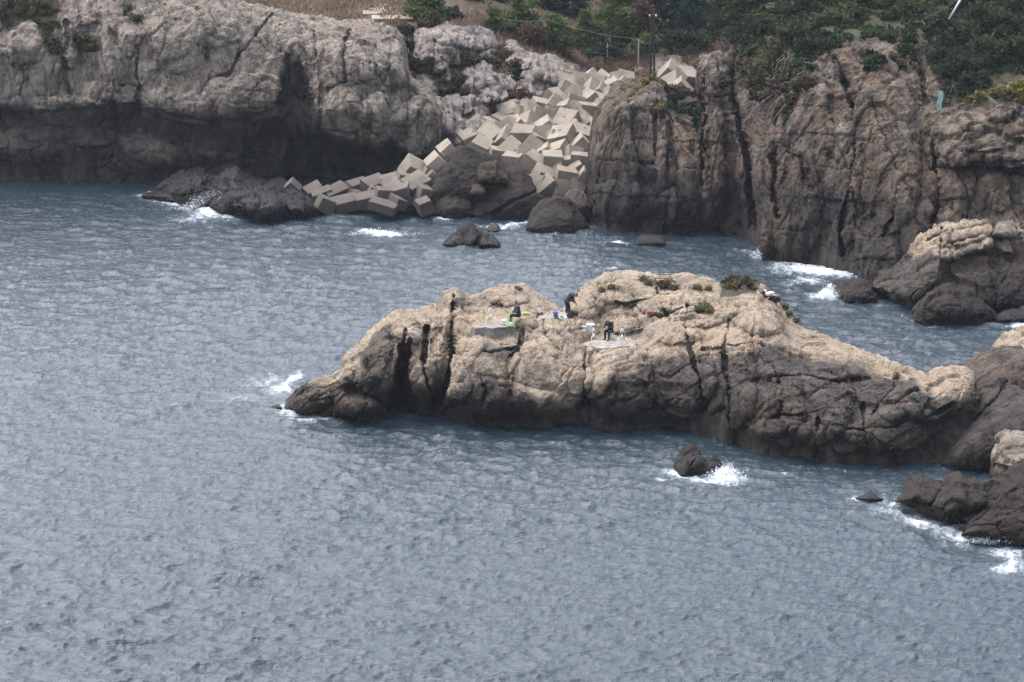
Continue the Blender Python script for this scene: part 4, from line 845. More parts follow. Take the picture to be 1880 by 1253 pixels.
FOAM += [
 (385, 390, 58, 15, -12, .85), (395, 380, 26, 8, 0, 1.0), (350, 402, 80, 9, 0, .62), (420, 400, 50, 8, 0, .6), (300, 356, 34, 6, -8, .8), (700, 431, 46, 7, 2, .95), (820, 404, 24, 3, 3, .9), (930, 412, 60, 6, -6, .85), (1010, 432, 60, 5, 0, .5), (1135, 444, 30, 4, 8, .8),
 (1400, 470, 34, 8, 0, .75), (1500, 497, 110, 17, 4, .95), (1580, 494, 55, 9, 4, 1.0), (1480, 515, 60, 10, 0, .7), (1515, 540, 40, 12, -10, .9), (1440, 490, 60, 12, 0, .55), (1120, 492, 40, 5, -6, .6), (1180, 480, 60, 5, 0, .35),
 (520, 712, 60, 22, -15, .75), (480, 700, 80, 18, -10, .5), (545, 695, 36, 12, -20, .8), (430, 730, 70, 12, 0, .42), (560, 770, 40, 6, 5, .7), (300, 752, 60, 6, -14, .45),
 (1335, 878, 44, 10, 0, 1.1), (1300, 884, 80, 10, 3, .8), (1220, 884, 30, 6, 0, .7), (1450, 875, 50, 6, 5, .5), (1560, 862, 60, 5, 0, .35),
 (1700, 958, 70, 16, 10, .85), (1750, 975, 60, 18, 0, .8), (1790, 965, 26, 10, -20, 1.1), (1640, 940, 50, 10, 0, .6), (1850, 1015, 60, 14, 0, .8), (1860, 1045, 60, 16, -10, .85), (1760, 1000, 60, 10, 0, .5), (1870, 600, 30, 5, 0, .8), (1060, 1028, 10, 4, 0, .4), (400, 1068, 24, 5, -20, .45), (1740, 1228, 14, 4, 0, .4)]
SWELL += [(388, 386, 62, 12, -14, .45), (700, 430, 44, 7, 0, .35), (1335, 872, 22, 7, 0, .7), (1788, 955, 16, 10, 0, .8), (1520, 535, 26, 8, -20, .6), (540, 710, 40, 14, 0, .4), (300, 760, 90, 9, -14, .35), (950, 412, 30, 4, 0, .3), (1395, 468, 16, 5, 0, .4), (1560, 482, 10, 5, 0, .7), (1860, 1040, 40, 10, -10, .4)]
build_sea()
# ------------------------------------------------------------------ concrete armour blocks tumbled down the gully
BLK = [  # px, py, edge m, forward m [, rx, ry, rz]
 (1035,157,1.55,.3,35,20,30),(1066,157,1.6,.4,50,10,20),(1088,171,1.6,.6,45,30,10),(1110,153,1.45,.2,20,40,50),(1131,153,1.4,.2,45,0,40),(1146,149,1.3,0,30,20,15),
 (1037,172,1.5,.5,60,30,15),(1057,180,1.5,.6,45,15,50),(1081,188,1.55,.7,15,50,35),(1017,186,1.5,.4,35,5,60),(1055,193,1.4,.4,70,20,10),(990,198,1.35,.3,25,15,20),
 (1018,198,1.5,.6,45,35,0),(1080,211,1.75,.9,8,4,14),(1036,207,1.5,.6,30,60,20),(932,213,1.5,.5,30,-12,15),(924,225,1.4,.6,20,-10,50),(954,219,1.5,.5,55,20,40),(903,233,1.25,.4,15,10,35),
 (994,219,1.6,.7,80,10,5),(1041,227,1.65,.9,40,12,-35),(971,229,1.5,.6,60,45,30),(936,240,1.5,.7,45,20,60),(898,254,1.6,.6,35,25,-30),(1003,238,1.55,.8,20,45,25),(996,253,1.5,.9,50,5,45),
 (1036,256,1.75,1.4,26,-12,-22),(1067,252,1.6,.9,20,14,10),(1091,241,1.5,.7,15,30,40),(1095,265,1.4,.8,5,5,5),(932,259,1.6,.9,40,35,10),(961,254,1.7,.9,12,3,-12),(860,259,1.35,.4,20,-25,25),(884,272,1.4,.7,30,20,-20),
 (943,279,1.6,1.0,30,40,60),(915,289,1.4,.8,4,8,10),(975,277,1.6,1.0,55,30,-10),(1027,281,1.5,1.0,30,-20,-30),(1068,272,1.55,1.3,0,45,12),(979,303,1.6,1.6,8,28,-20),(1014,299,1.55,1.7,6,4,8),(1067,301,1.6,1.9,2,2,-10),
 (941,299,1.45,1.1,10,6,-15),(1043,304,1.2,.9,0,0,10),(1039,328,1.5,1.9,6,6,8),(1075,332,1.5,2.1,10,38,6),(997,329,1.6,1.2,25,20,15),(1008,349,1.6,1.4,15,50,30),(1096,286,1.1,1.0,20,15,5),
 (1102,174,1.4,.5,30,50,15),(1120,181,1.4,.5,60,20,40),(1099,191,1.4,.5,10,40,60),(1073,164,1.4,.2,40,10,70),(1123,163,1.4,.3,20,60,30),(1141,165,1.35,.2,50,50,10),(1096,156,1.4,.1,15,35,75),(1084,147,1.3,0,45,45,0),
 (1060,212,1.5,.4,35,25,45),(1015,217,1.5,.4,65,10,25),(970,207,1.4,.1,40,30,30),(950,236,1.4,.4,10,50,20),(978,245,1.5,.5,30,10,70),(1015,262,1.4,.5,70,30,30),(1048,238,1.4,.3,15,65,35),(1075,232,1.45,.3,35,35,35),
 (985,263,1.4,.6,15,25,35),(1050,290,1.4,.8,50,15,25),(1000,286,1.4,.8,25,55,15),(1088,318,1.4,1.0,20,20,60),(960,291,1.35,.9,60,15,10),(1025,316,1.3,1.0,45,45,45),(1060,318,1.35,.9,10,60,20),(1103,206,1.4,.3,40,15,25),
 (912,246,1.35,.4,55,20,20),(876,263,1.25,.3,15,35,65),(1055,350,1.3,.9,30,30,0),(1028,352,1.4,1.1,55,10,30),(985,345,1.4,1.0,5,35,55),
 (1233,139,1.75,.4,35,40,10),(1260,145,1.6,.3,30,10,40),(1238,156,1.5,.5,60,30,45),(1250,165,1.4,.6,20,50,10)]
LOW = [  # the tail of the pile along the water: px, py, size xyz, rx, ry, rz, distance
 (822,277,(1.3,3.0,1.2),0,-38,8,243.5),(801,300,(1.3,3.0,1.3),0,-46,8,242.0),(759,315,(1.9,1.8,1.8),30,28,20,243),(790,322,(1.3,1.4,1.2),15,20,10,241.5),(748,331,(1.8,1.5,1.2),10,15,15,242),(766,345,(1.9,1.8,1.8),22,-22,30,240),(738,356,(1.9,1.9,1.7),20,-18,-15,239.6),
 (718,334,(1.7,1.4,1.0),15,-12,12,243),(721,345,(1.5,1.3,1.2),10,-20,25,241.5),(688,343,(1.9,1.5,1.4),20,-15,35,243),(659,346,(1.6,1.5,1.4),8,-14,20,244),(705,361,(1.4,1.3,1.4),6,8,10,239),(672,367,(1.9,1.5,.9),12,-10,15,239.5),(704,379,(2.3,1.5,.8),8,14,-12,237.2),
 (635,374,(2.2,1.5,1.0),14,-10,20,239.5),(597,376,(1.4,1.4,1.2),10,25,20,239),(616,355,(1.9,1.3,1.0),25,-18,30,242.5),(592,359,(1.7,1.4,1.0),12,-20,10,242.5),(577,352,(1.4,1.3,1.1),20,-24,20,243.5),(640,350,(1.2,1.1,.9),30,20,50,244),
 (775,362,(1.0,1.3,1.8),10,14,25,238.6),(779,379,(1.1,1.2,1.2),15,-20,20,237),(537,345,(1.2,1.1,1.0),20,45,10,244),(795,330,(1.3,1.2,1.3),10,40,10,240.6),(654,362,(1.4,1.2,.9),30,10,60,241),(690,356,(1.3,1.2,.9),10,30,10,241),(730,372,(1.2,1.2,.9),15,20,45,238)]
ORD = ["first", "second", "third", "fourth", "fifth", "sixth", "seventh", "eighth", "ninth", "tenth", "eleventh", "twelfth", "thirteenth", "fourteenth", "fifteenth", "sixteenth", "seventeenth", "eighteenth", "nineteenth", "twentieth"]
rnd = random.Random(7)
SPECIAL = {(1036, 256): "concrete block with a bright white-looking top face in the middle of the pile", (1075, 332): "brownish concrete cube tilted on its edge beside the right cliff, lowest right of the pile",
 (1080, 211): "large square-on concrete cube with dark undercut near the right cliff", (943, 279): "broken concrete cube with rough rounded top above the dark boulders", (932, 213): "concrete cube lying flat side up at the pale left shoulder of the pile",
 (1067, 301): "upright square concrete cube hard against the right cliff", (1039, 328): "brownish concrete cube with square front just left of the lowest tilted one", (1035, 157): "topmost left concrete cube touching the pale outcrop", (1068, 272): "concrete cube standing on its corner with a hook in its face"}
def hook(o, s):
    p = [Vector((s * x, s * y, s * .5 + z)) for x, y, z in ((-.06, 0, -.02), (-.05, 0, .06), (0, 0, .09), (.05, 0, .06), (.06, 0, -.02))]
    return MB().tube(p, .022, 6).build("lifting_hook", M['rustmetal'], o)
rows = {}
for b in BLK:
    if b[0] > 1200: continue
    rows.setdefault(int((b[1] - 145) // 17), []).append(b)
lab = {}
for r in rows:
    for i, b in enumerate(sorted(rows[r])):
        lab[b[:2]] = f"pale concrete cube, {ORD[i]} from left in the {ORD[r]} row of the block pile"
lab.update(SPECIAL)
for i, b in enumerate(sorted(x for x in BLK if x[0] > 1200)):
    lab[b[:2]] = f"sandy concrete cube in the saddle behind the cliff's flat block, {ORD[i]} from left"
def block(loc, size, rot, label, rough=0.05):
    bm = bmesh.new(); bmesh.ops.create_cube(bm, size=1.0)
    for v in bm.verts: v.co = Vector((v.co.x * size[0], v.co.y * size[1], v.co.z * size[2])) + Vector([rnd.uniform(-rough, rough) for _ in range(3)])
    bmesh.ops.bevel(bm, geom=bm.edges[:], offset=0.05, segments=2, affect='EDGES', profile=0.6)
    me = bpy.data.meshes.new("concrete_block"); bm.to_mesh(me); bm.free()
    o = link("concrete_block", me, M['concrete']); o.location = loc; o.rotation_euler = [R(a) for a in rot]
    return tag(o, label, "concrete block", "concrete blocks tumbled down the gully")
for b in BLK:
    px, py, s, fw = b[:4]
    p, _ = surf('hillside', px, py + 3)
    Y = min(p.y, float(np.interp(py, [140, 240, 320, 400], [262, 251, 243.5, 236.5]))) - fw + .3
    loc = Vector(at(px, py, Y).tolist())
    r = tuple(a + rnd.uniform(-6, 6) for a in b[4:7]); s = s * 1.04
    o = block(loc, (s, s * rnd.uniform(.94, 1.06), s * rnd.uniform(.94, 1.04)), r, lab[b[:2]], .09 if b[:2] == (943, 279) else .05)
    if b[:2] in ((1036, 256), (1080, 211), (1068, 272), (994, 219), (1067, 252), (1095, 265), (1041, 227)): hook(o, s)
for i, b in enumerate(sorted(LOW)):
    px, py, sz, rx, ry, rz, Y = b
    t_ = "long thin" if sz[1] > 2.5 else "large brownish" if sz[0] >= 1.8 else "small brownish"
    block(Vector(at(px, py, Y).tolist()), [q * .95 for q in sz], (rx, ry, rz), f"{t_} concrete block, {ORD[i] if i < 20 else ['twenty-first','twenty-second','twenty-third','twenty-fourth','twenty-fifth','twenty-sixth','twenty-seventh'][i-20]} from left in the low tail of the pile")
# ------------------------------------------------------------------ vegetation
def cards(C, size, aspect, up, tone, name, mat, parent, seed, droop=0.0):
    """leaf-sized faces at the points C (n,3)"""
    g = np.random.default_rng(seed); n = len(C)
    d = g.normal(size=(n, 3)); d[:, 2] = d[:, 2] * 0.6 + up; d /= np.linalg.norm(d, axis=1, keepdims=True)
    e = np.cross(d, g.normal(size=(n, 3))); e /= np.linalg.norm(e, axis=1, keepdims=True) + 1e-9
    L = (size * g.uniform(.6, 1.4, n))[:, None]; Wd = L / aspect
    a, b = d * L, e * Wd
    V = np.stack([C - b * .5, C + a * .5 - b, C + a, C + a * .5 + b], 1).reshape(-1, 3)
    me = mesh_np(name, V, np.arange(4 * n).reshape(-1, 4), dict(tone=np.repeat(tone, 4)))
    return link(name, me, M[mat], parent)
def crown_points(blobs, n, seed, clumps=26, cs=0.22):
    g = np.random.default_rng(seed); out = []; tone = []
    vol = np.array([b[3] * b[4] for b in blobs]); vol = vol / vol.sum()
    for (x, y, z, rx, rz), f in zip(blobs, vol):
        k = max(6, int(clumps * f * len(blobs) ** .5)); m = int(n * f)
        u = g.normal(size=(k, 3)); u /= np.linalg.norm(u, axis=1, keepdims=True)
        rad = g.uniform(.45, 1.08, (k, 1)); cc = u * rad * np.array([rx, rx * .8, rz]) + np.array([x, y, z])
        kt = np.clip(g.uniform(0, .75, k), 0, 1); idx = g.integers(0, k, m)
        sp = cs * g.uniform(.7, 1.5, k)
        out.append(cc[idx] + g.normal(size=(m, 3)) * np.array([rx, rx, rz * .8]) * sp[idx][:, None]); tone.append(np.clip(kt[idx] + g.uniform(-.12, .32, m), 0, 1))
    return np.concatenate(out), np.concatenate(tone)
def plant(name, label, cat, px, base, top, wpx, Y, kind='pine', group=None, n=3200, seed=1, blobs=None, leaf=None, trunk=True, part="crown", stems=5):
    """tree or shrub: foot at photo point (px, base) at distance Y, top at py=top, crown wpx wide"""
    k = Y / F
    P0 = Vector(at(px, base, Y).tolist()); H = float(at(px, top, Y)[2]) - P0.z; W = wpx * k
    rt = empty(name, P0); tag(rt, label, cat, group); g = random.Random(seed)
    if blobs is None:
        if kind in ('pine', 'pine2'):
            blobs = [(0, 0, H * .30, W * .50, H * .28), (g.uniform(-.1, .1) * W, 0, H * .58, W * .38, H * .26), (g.uniform(-.1, .1) * W, 0, H * .82, W * .22, H * .17), (W * .22, .2, H * .45, W * .25, H * .16), (-W * .24, -.2, H * .5, W * .24, H * .16)]
        else:
            blobs = [(0, 0, H * .5, W * .36, H * .34), (W * .25, .2, H * .42, W * .26, H * .26), (-W * .26, -.1, H * .4, W * .26, H * .26), (W * .08, 0, H * .74, W * .26, H * .22), (-W * .14, .2, H * .66, W * .22, H * .2)]
    else: blobs = [(x * W, y, z * H, a * W, c * H) for x, y, z, a, c in blobs]
    C, T = crown_points(blobs, n, seed * 7 + 1, clumps=34 if kind.startswith('pine') else 30, cs=.17 if kind.startswith('pine') else .2)
    C = C[C[:, 2] > -0.1 * H - 0.3] ; T = T[:len(C)]
    lf = leaf or kind
    if kind in ('pine', 'pine2'): cards(C, .42, 5.0, .55, T, part, lf, rt, seed)
    elif kind == 'grass': cards(C, .30, 6.0, 1.3, T, part, lf, rt, seed)
    else: cards(C, .22, 2.0, .05, T, part, lf, rt, seed)
    if trunk:
        mb = MB(); mb.tube([(0, 0, -.4), (g.uniform(-.1, .1), 0, H * .35), (g.uniform(-.15, .15) * W * .3, 0, H * .8)], [.05 * H ** .5 + .05, .04 * H ** .5 + .03, .015], 7)
        for i in range(stems):
            a = g.uniform(0, 6.28); z0 = g.uniform(.15, .6) * H; r = W * g.uniform(.25, .45)
            mb.tube([(0, 0, z0), (r * .5 * math.cos(a), r * .5 * math.sin(a), z0 + H * .12), (r * math.cos(a), r * math.sin(a), z0 + H * .2)], [.045, .03, .01], 5)
        mb.build("trunk", M['bark'], rt)
    return rt
PG = "pines and bushes on the slope above the bay"
TREES = [
 # name, label, cat, px, base, top, width, Y, kind, leaf, n
 ("pine_bush", "rounded bright green pine bush standing alone beside the pale path slabs", "bush", 780, 44, -22, 74, 271, 'pine', 'pine', 3600),
 ("shrub", "low bare grey-purple shrub below the bright pine bush", "bush", 790, 54, 18, 46, 268, 'leaf', 'scrub', 1200),
 ("shrub", "dark green shrub on the far left edge of the wood behind the field", "bush", 735, 18, -34, 66, 284, 'leaf', 'leafdark', 2200),
 ("shrub", "wide dark shrub between the field and the bright pine bush", "bush", 690, 10, -38, 80, 290, 'leaf', 'leafdark', 2200),
 ("shrub", "yellowing shrub right of the bright pine bush", "bush", 828, 50, 12, 50, 270, 'leaf', 'leaf', 1600),
 ("pine_tree", "dark pine at the left of the wood behind the yellowing shrub", "tree", 850, 58, -50, 90, 282, 'pine2', 'pine2', 4200),
 ("pine_tree", "short pale pine sapling in front of the dark left pines", "tree", 906, 78, 14, 40, 272, 'pine', 'pine', 1600),
 ("pine_tree", "dark pine rising out of the frame behind the pale sapling", "tree", 905, 70, -70, 86, 286, 'pine2', 'pine2', 4200),
 ("pine_tree", "mid green pine with brownish lower boughs, third of the wood from the left", "tree", 955, 92, -14, 76, 274, 'pine', 'pine', 4000),
 ("shrub", "russet brown bush at the foot of the mid green pines", "bush", 975, 92, 40, 56, 271, 'leaf', 'rust', 1300),
 ("pine_tree", "bushy green pine just right of the thin dark post", "tree", 1022, 98, 28, 64, 272, 'pine', 'pine', 3200),
 ("pine_tree", "tall dark pine in the shaded middle of the wood", "tree", 1030, 80, -80, 100, 288, 'pine2', 'pine2', 4600),
 ("pine_tree", "small fresh green pine in front of the big light pine", "tree", 1080, 100, 22, 62, 270, 'pine', 'pine', 2800),
 ("pine_tree", "biggest light green pine of the wood, left of the steel poles", "tree", 1128, 98, -34, 112, 274, 'pine', 'pine', 6000),
 ("shrub", "rust coloured withered pine beside the steel poles", "bush", 1180, 70, -2, 36, 273, 'pine', 'rust', 1500),
 ("shrub", "dark green bush at the foot of the steel poles", "bush", 1185, 104, 62, 54, 266, 'leaf', 'pine', 1600),
 ("shrub", "low dark bush on the brown bank under the light pine", "bush", 1110, 108, 78, 70, 267, 'leaf', 'pine2', 1500),
 ("conifer_tree", "tall blue-dark conifer right of the steel poles", "tree", 1232, 88, -60, 84, 276, 'pine2', 'pine2', 4600),
 ("conifer_tree", "dark conifer with drooping boughs, second right of the steel poles", "tree", 1285, 96, -60, 84, 274, 'pine2', 'pine2', 4600),
 ("broadleaf_tree", "broad leafy tree with pale glints behind the cliff shoulder", "tree", 1335, 100, -50, 90, 270, 'leaf', 'leaf', 4200),
 ("shrub", "low green thicket in front of the dark conifers", "bush", 1250, 94, 52, 110, 268, 'leaf', 'leafdark', 2600),
 ("broadleaf_tree", "far dark tree rising out of the frame above the light pine", "tree", 1140, 70, -110, 130, 296, 'leaf', 'leafdark', 4200),
 ("broadleaf_tree", "far dark tree rising out of the frame above the bright pine bush", "tree", 820, 30, -110, 130, 300, 'leaf', 'leafdark', 4200),
 ("broadleaf_tree", "far dark tree rising out of the frame between the middle pines", "tree", 980, 50, -110, 130, 300, 'leaf', 'leafdark', 4200),
]
for i, (nm, lb, ct, px, ba, tp_, w, Y, kd, lf, n) in enumerate(TREES):
    plant(nm, lb, ct, px, ba, tp_, w, Y, kd, PG, n, 40 + i, None, lf)
CG = "shrubs and creepers over the right cliff"
def cliff_shrub(label, pts, kind='leaf', n=3000, seed=1, mat='leaf', name="cliff_shrub", Y=None, fw=.5, surfn='right_cliff', cat="bush", group=CG, size=.20, asp=2.0, stem=True, up=-.1):
    """creeping shrub: pts = (px, py, radius px) of its masses, lying on the rock face"""
    bl = []
    for (px, py, r) in pts:
        y = Y if Y else surf(surfn, px, py)[0].y
        q = at(px, py, y - fw); k = y / F; bl.append((*q.tolist(), r * k, r * k * .9))
    P0 = Vector(bl[0][:3]); bl = [(x - P0.x, y - P0.y, z - P0.z, a, c) for x, y, z, a, c in bl]
    rt = empty(name, P0); tag(rt, label, cat, group)
    C, T = crown_points(bl, int(n * 1.5), seed, clumps=40, cs=.16)
    cards(C, size, asp, up, T, "foliage", mat, rt, seed)
    if stem:
        g = random.Random(seed); mb = MB()
        for b in bl[:6]:
            a = Vector(b[:3]); mb.tube([a * .2 + Vector((0, .4, 0)), a + Vector((g.uniform(-.5, .5), .3, b[4] * .3)), a + Vector((g.uniform(-1, 1) * b[3], -.2, -b[4] * g.uniform(.2, .9)))], [.05, .035, .012], 5)
        mb.build("stem", M['bark'], rt)
    return rt
cliff_shrub("big dull green bush on the shoulder of the right cliff above the deep cleft", [(1375,30,34),(1400,60,38),(1385,100,30),(1355,60,24),(1420,20,36),(1370,-10,40)], n=6500, seed=301, mat='leaf')
cliff_shrub("brownish thicket hanging down the cliff face right of the deep cleft", [(1400,130,30),(1430,100,34),(1385,160,22),(1425,165,28),(1450,140,26),(1375,125,22),(1440,190,16)], n=5200, seed=302, mat='scrub')
cliff_shrub("dark leafy clump low on the hanging thicket", [(1412,150,22),(1400,175,18),(1430,140,18)], n=2400, seed=303, mat='leafdark', fw=.9)
cliff_shrub("dense green canopy over the middle of the cliff top", [(1470,20,40),(1500,50,32),(1460,70,30),(1520,15,38),(1490,-15,44),(1540,40,28)], n=7500, seed=304, mat='leaf')
cliff_shrub("dark tangle under the canopy edge beside the long crack", [(1480,95,26),(1500,85,24),(1470,120,22),(1520,72,18),(1490,130,14)], n=3600, seed=305, mat='leafdark')
cliff_shrub("fresh green canopy with yellow tips at the top of the cliff", [(1580,15,36),(1600,28,24),(1620,10,30),(1560,30,22),(1600,-10,40)], n=5200, seed=306, mat='leaf')
cliff_shrub("green scrub where the leaning white pole stands", [(1680,20,34),(1720,40,32),(1660,0,34),(1740,10,34),(1700,60,20),(1640,30,20)], n=5200, seed=307, mat='leaf')
cliff_shrub("dark ivy curtain beside the teal stained pillar", [(1750,80,36),(1770,120,32),(1745,140,24),(1790,150,26),(1760,165,18),(1735,105,22)], n=7000, seed=308, mat='leafdark')
cliff_shrub("deep green ivy bank filling the upper right corner", [(1800,40,44),(1850,60,44),(1830,110,38),(1870,10,46),(1790,-5,46),(1880,100,38),(1920,60,50)], n=10500, seed=309, mat='leafdark')
cliff_shrub("lighter green creeper patches across the ivy bank", [(1810,90,26),(1860,90,26),(1840,40,30),(1780,60,22)], n=2600, seed=310, mat='leaf', fw=1.3)
cliff_shrub("yellow-green bush at the right edge above the layered rock", [(1868,160,16),(1885,170,20),(1850,168,9),(1905,160,22)], n=2400, seed=311, mat='yellow', fw=1.2)
cliff_shrub("thin ochre fringe of plants along the top of the layered rock", [(1800,178,9),(1820,172,9),(1840,168,9),(1780,184,7)], n=900, seed=312, mat='yellow', fw=.8, size=.2)
cliff_shrub("small dark green plant growing under the stained overhang of the cliff face", [(1600,120,15),(1612,110,12),(1595,100,10)], n=1500, seed=313, mat='leafdark', fw=.4)
cliff_shrub("narrow green creeper down the upper cleft of the cliff", [(1672,95,11),(1670,75,12),(1676,110,9)], n=1200, seed=314, mat='leafdark', fw=.4)
cliff_shrub("red-brown bush in the notch behind the flat cliff block", [(1240,168,14),(1255,172,12),(1232,178,10)], n=1300, seed=315, mat='rust', fw=.4)
cliff_shrub("dark green mat on the ledge left of the cliff pillar", [(1270,205,14),(1285,210,12),(1255,200,9),(1280,225,8)], n=1600, seed=316, mat='leafdark', fw=.3, size=.2)
cliff_shrub("yellow-green plants along the sloping top of the flat cliff block", [(1170,165,8),(1160,178,7),(1185,152,7),(1200,143,8),(1152,188,5)], n=900, seed=317, mat='yellow', fw=.2, size=.16)
cliff_shrub("small yellow-green tuft at the right end of the flat cliff block", [(1212,197,7),(1205,200,5)], n=350, seed=318, mat='yellow', fw=.3, size=.16)
HGn = "scrub on the bay's left shoulder"
def hill_shrub(label, pts, n, seed, mat, size=.2): return cliff_shrub(label, pts, n=n, seed=seed, mat=mat, surfn='hillside', fw=.3, group=HGn, size=size, name="scrub_bush", up=.4)
hill_shrub("dark green scrub in the cleft between the two pale outcrops", [(745,60,14),(748,85,12),(742,105,9)], 1700, 401, 'leafdark')
hill_shrub("brown-green scrub below the dark cleft beside the big buttress", [(752,120,12),(748,145,10),(765,130,12)], 1200, 402, 'scrub')
hill_shrub("yellow-green herbs at the foot of the brown-green scrub", [(748,160,8),(756,168,8)], 600, 403, 'tuft')
hill_shrub("russet cushion plant on the ledge above the left edge of the blocks", [(955,176,14),(975,180,12),(940,178,8)], 1300, 404, 'rust')
hill_shrub("olive scrub between the upper and the lower outcrops", [(860,108,16),(885,112,12),(830,120,9),(905,118,14)], 1700, 405, 'scrub')
hill_shrub("brown scrub under the middle outcrop", [(845,150,14),(855,170,10),(835,165,10)], 1300, 406, 'scrub')
hill_shrub("olive scrub right of the long upper outcrop", [(925,105,16),(945,120,12),(915,90,9)], 1500, 407, 'scrub')
hill_shrub("dark scrub in the shade of the right-hand pale outcrop", [(950,135,10),(945,150,9)], 800, 408, 'leafdark')
def lc_shrub(label, pts, n, seed, mat): return cliff_shrub(label, pts, n=n, seed=seed, mat=mat, surfn='left_cliff', fw=.15, group="scrub growing on the left cliff", size=.17, name="scrub_bush", up=.3)
lc_shrub("grey-brown scrub covering the top left corner of the left cliff", [(20,15,22),(50,20,18),(85,15,18),(75,45,14),(0,30,14),(95,45,10)], 3600, 421, 'scrub')
lc_shrub("brown scrub in the hollow between two pale knobs of the left cliff", [(150,80,16),(170,85,12),(140,70,9)], 1600, 422, 'scrub')
lc_shrub("olive scrub streak on the upper left cliff", [(235,20,10),(250,35,9)], 700, 423, 'scrub')
lc_shrub("small dry bush left of the scrub hollow", [(90,80,12),(100,95,8)], 900, 424, 'scrub')
IG = "plants on the fishing islet"
def islet_plant(label, pts, n, seed, mat, size=.16, name="islet_shrub"): return cliff_shrub(label, pts, n=n, seed=seed, mat=mat, surfn='rock_islet', fw=.1, group=IG, size=size, asp=4, name=name, up=.8, cat="plant", stem=False)
islet_plant("large grey-green shrub on the crest of the islet", [(1345,530,16),(1365,524,15),(1335,522,10),(1380,530,9),(1350,515,10)], 2600, 501, 'scrub')
islet_plant("dry brown seed heads over the large shrub on the islet crest", [(1350,514,14),(1370,515,12),(1385,522,9)], 600, 502, 'rust', .14)
islet_plant("olive grass tuft on the crest left of the small bench", [(1182,514,7),(1190,522,7)], 500, 503, 'tuft')
islet_plant("yellowish grass mat below the small bench", [(1212,523,7),(1225,525,8),(1238,530,7)], 800, 504, 'tuft')
islet_plant("green clump in the hollow below the large shrub", [(1295,568,12),(1285,572,9),(1305,574,8)], 1200, 505, 'tuft')
islet_plant("russet dry clump where the gull stands", [(1402,545,8),(1412,550,8),(1425,552,6)], 900, 506, 'rust')
islet_plant("dry grass fringe running down the back edge of the islet", [(1440,565,6),(1450,578,5),(1462,590,5)], 700, 507, 'tuft')
islet_plant("small olive tuft on the upper left of the eastern dome", [(1105,535,6),(1122,530,5)], 400, 508, 'tuft')
islet_plant("small round green tuft under the right platform", [(1074,638,3.2)], 160, 509, 'leaf', .08)
islet_plant("low yellow-green patch between the crest boulders", [(1280,530,6),(1300,532,6)], 450, 510, 'tuft')
islet_plant("grey tuft on the western knoll of the islet", [(950,530,4),(955,533,4)], 250, 511, 'tuft', .1)
cliff_shrub("sparse dark thicket trailing far down the cliff beside the hanging twigs", [(1455,185,18),(1470,160,20),(1448,212,12),(1490,150,14),(1462,130,20)], n=2600, seed=320, mat='scrub')
cliff_shrub("creeping fringe of plants along the edge of the middle cliff dome", [(1555,72,14),(1590,66,13),(1630,72,14),(1660,90,12),(1540,86,10)], n=2600, seed=321, mat='leaf', fw=.3)
cliff_shrub("mossy creeper patch on the upper face of the middle cliff dome", [(1590,100,9),(1640,105,8),(1655,120,9)], n=900, seed=322, mat='scrub', fw=.25)
# bare hanging twigs
def twigs(name, label, starts, n, seed, length, Yf, mat='twig', spread=16):
    g = random.Random(seed); mb = MB()
    for i in range(n):
        sx, sy = g.choice(starts); sx += g.uniform(-spread, spread); sy += g.uniform(-8, 8)
        y = surf(Yf, sx, sy)[0].y - g.uniform(.3, 1.3); p = Vector(at(sx, sy, y).tolist()); pts = [p]
        d = Vector((g.uniform(-1, 1), -.2, g.uniform(-.3, .6)))
        for k in range(6):
            d = (d * .75 + Vector((g.uniform(-.5, .5), g.uniform(-.15, .1), -.55))).normalized(); pts.append(pts[-1] + d * length / 6 * g.uniform(.6, 1.3))
        mb.tube(pts, [.035, .03, .028, .025, .02, .015, .008], 4)
    o = mb.build(name, M[mat]); tag(o, kind="stuff", label=label, cat="twigs"); return o
twigs("hanging_twigs", "bare grey twigs hanging below the thickets of the right cliff", [(1450,100),(1465,110),(1480,120),(1445,150),(1460,170),(1430,170),(1470,90),(1545,75),(1560,72),(1580,80),(1490,130)], 150, 9, 3.6, 'right_cliff')
twigs("bare_twigs", "thin brown twigs among the upper thicket of the right cliff", [(1370,60),(1390,90),(1410,40),(1380,120),(1350,80),(1660,60),(1690,80),(1680,110),(1720,90)], 110, 10, 2.2, 'right_cliff', 'bark')
# grass as ground cover
def grass(name, label, surfn, n, box, mat, h, seed, width=.06):
    g = np.random.default_rng(seed); s = SURF[surfn]; pts = []
    P, vg = s['P'], s['veg']
    px, py = pxpy(P); ok = np.argwhere((vg > .55) & (px > box[0]) & (px < box[2]) & (py > box[1]) & (py < box[3]))
    ok = ok[g.integers(0, len(ok), n)]
    C = P[ok[:, 0], ok[:, 1]] + g.normal(size=(n, 3)) * np.array([.12, .2, .02])
    keep = vnoise(C / 1.7, seed) > -.25; C = C[keep]; n = len(C)
    tone = np.clip(.5 + .5 * vnoise(C / 2.3, seed + 1) + g.uniform(-.3, .3, n), 0, 1)
    o = cards(C - np.array([0, 0, .05]), h, h / width, 1.6, tone, name, mat, None, seed)
    return tag(o, label, "grass", kind="stuff")
grass("dry_grass", "reddish brown dry grass over the bank above the block pile", 'hillside', 26000, (700, 20, 1460, 330), 'dry', .42, 5)
grass("field_grass", "pale brown dry grass on the headland field", 'hillside', 9000, (430, -80, 760, 70), 'dry', .6, 6)
grass("cliff_grass", "dull scrub grass on the ledges of the left cliff", 'left_cliff', 9000, (-60, -80, 420, 120), 'scrub', .28, 7)
grass("ledge_grass", "green ground cover on the slope of the right cliff", 'right_cliff', 16000, (1100, -60, 1960, 210), 'leafdark', .35, 8, .12)
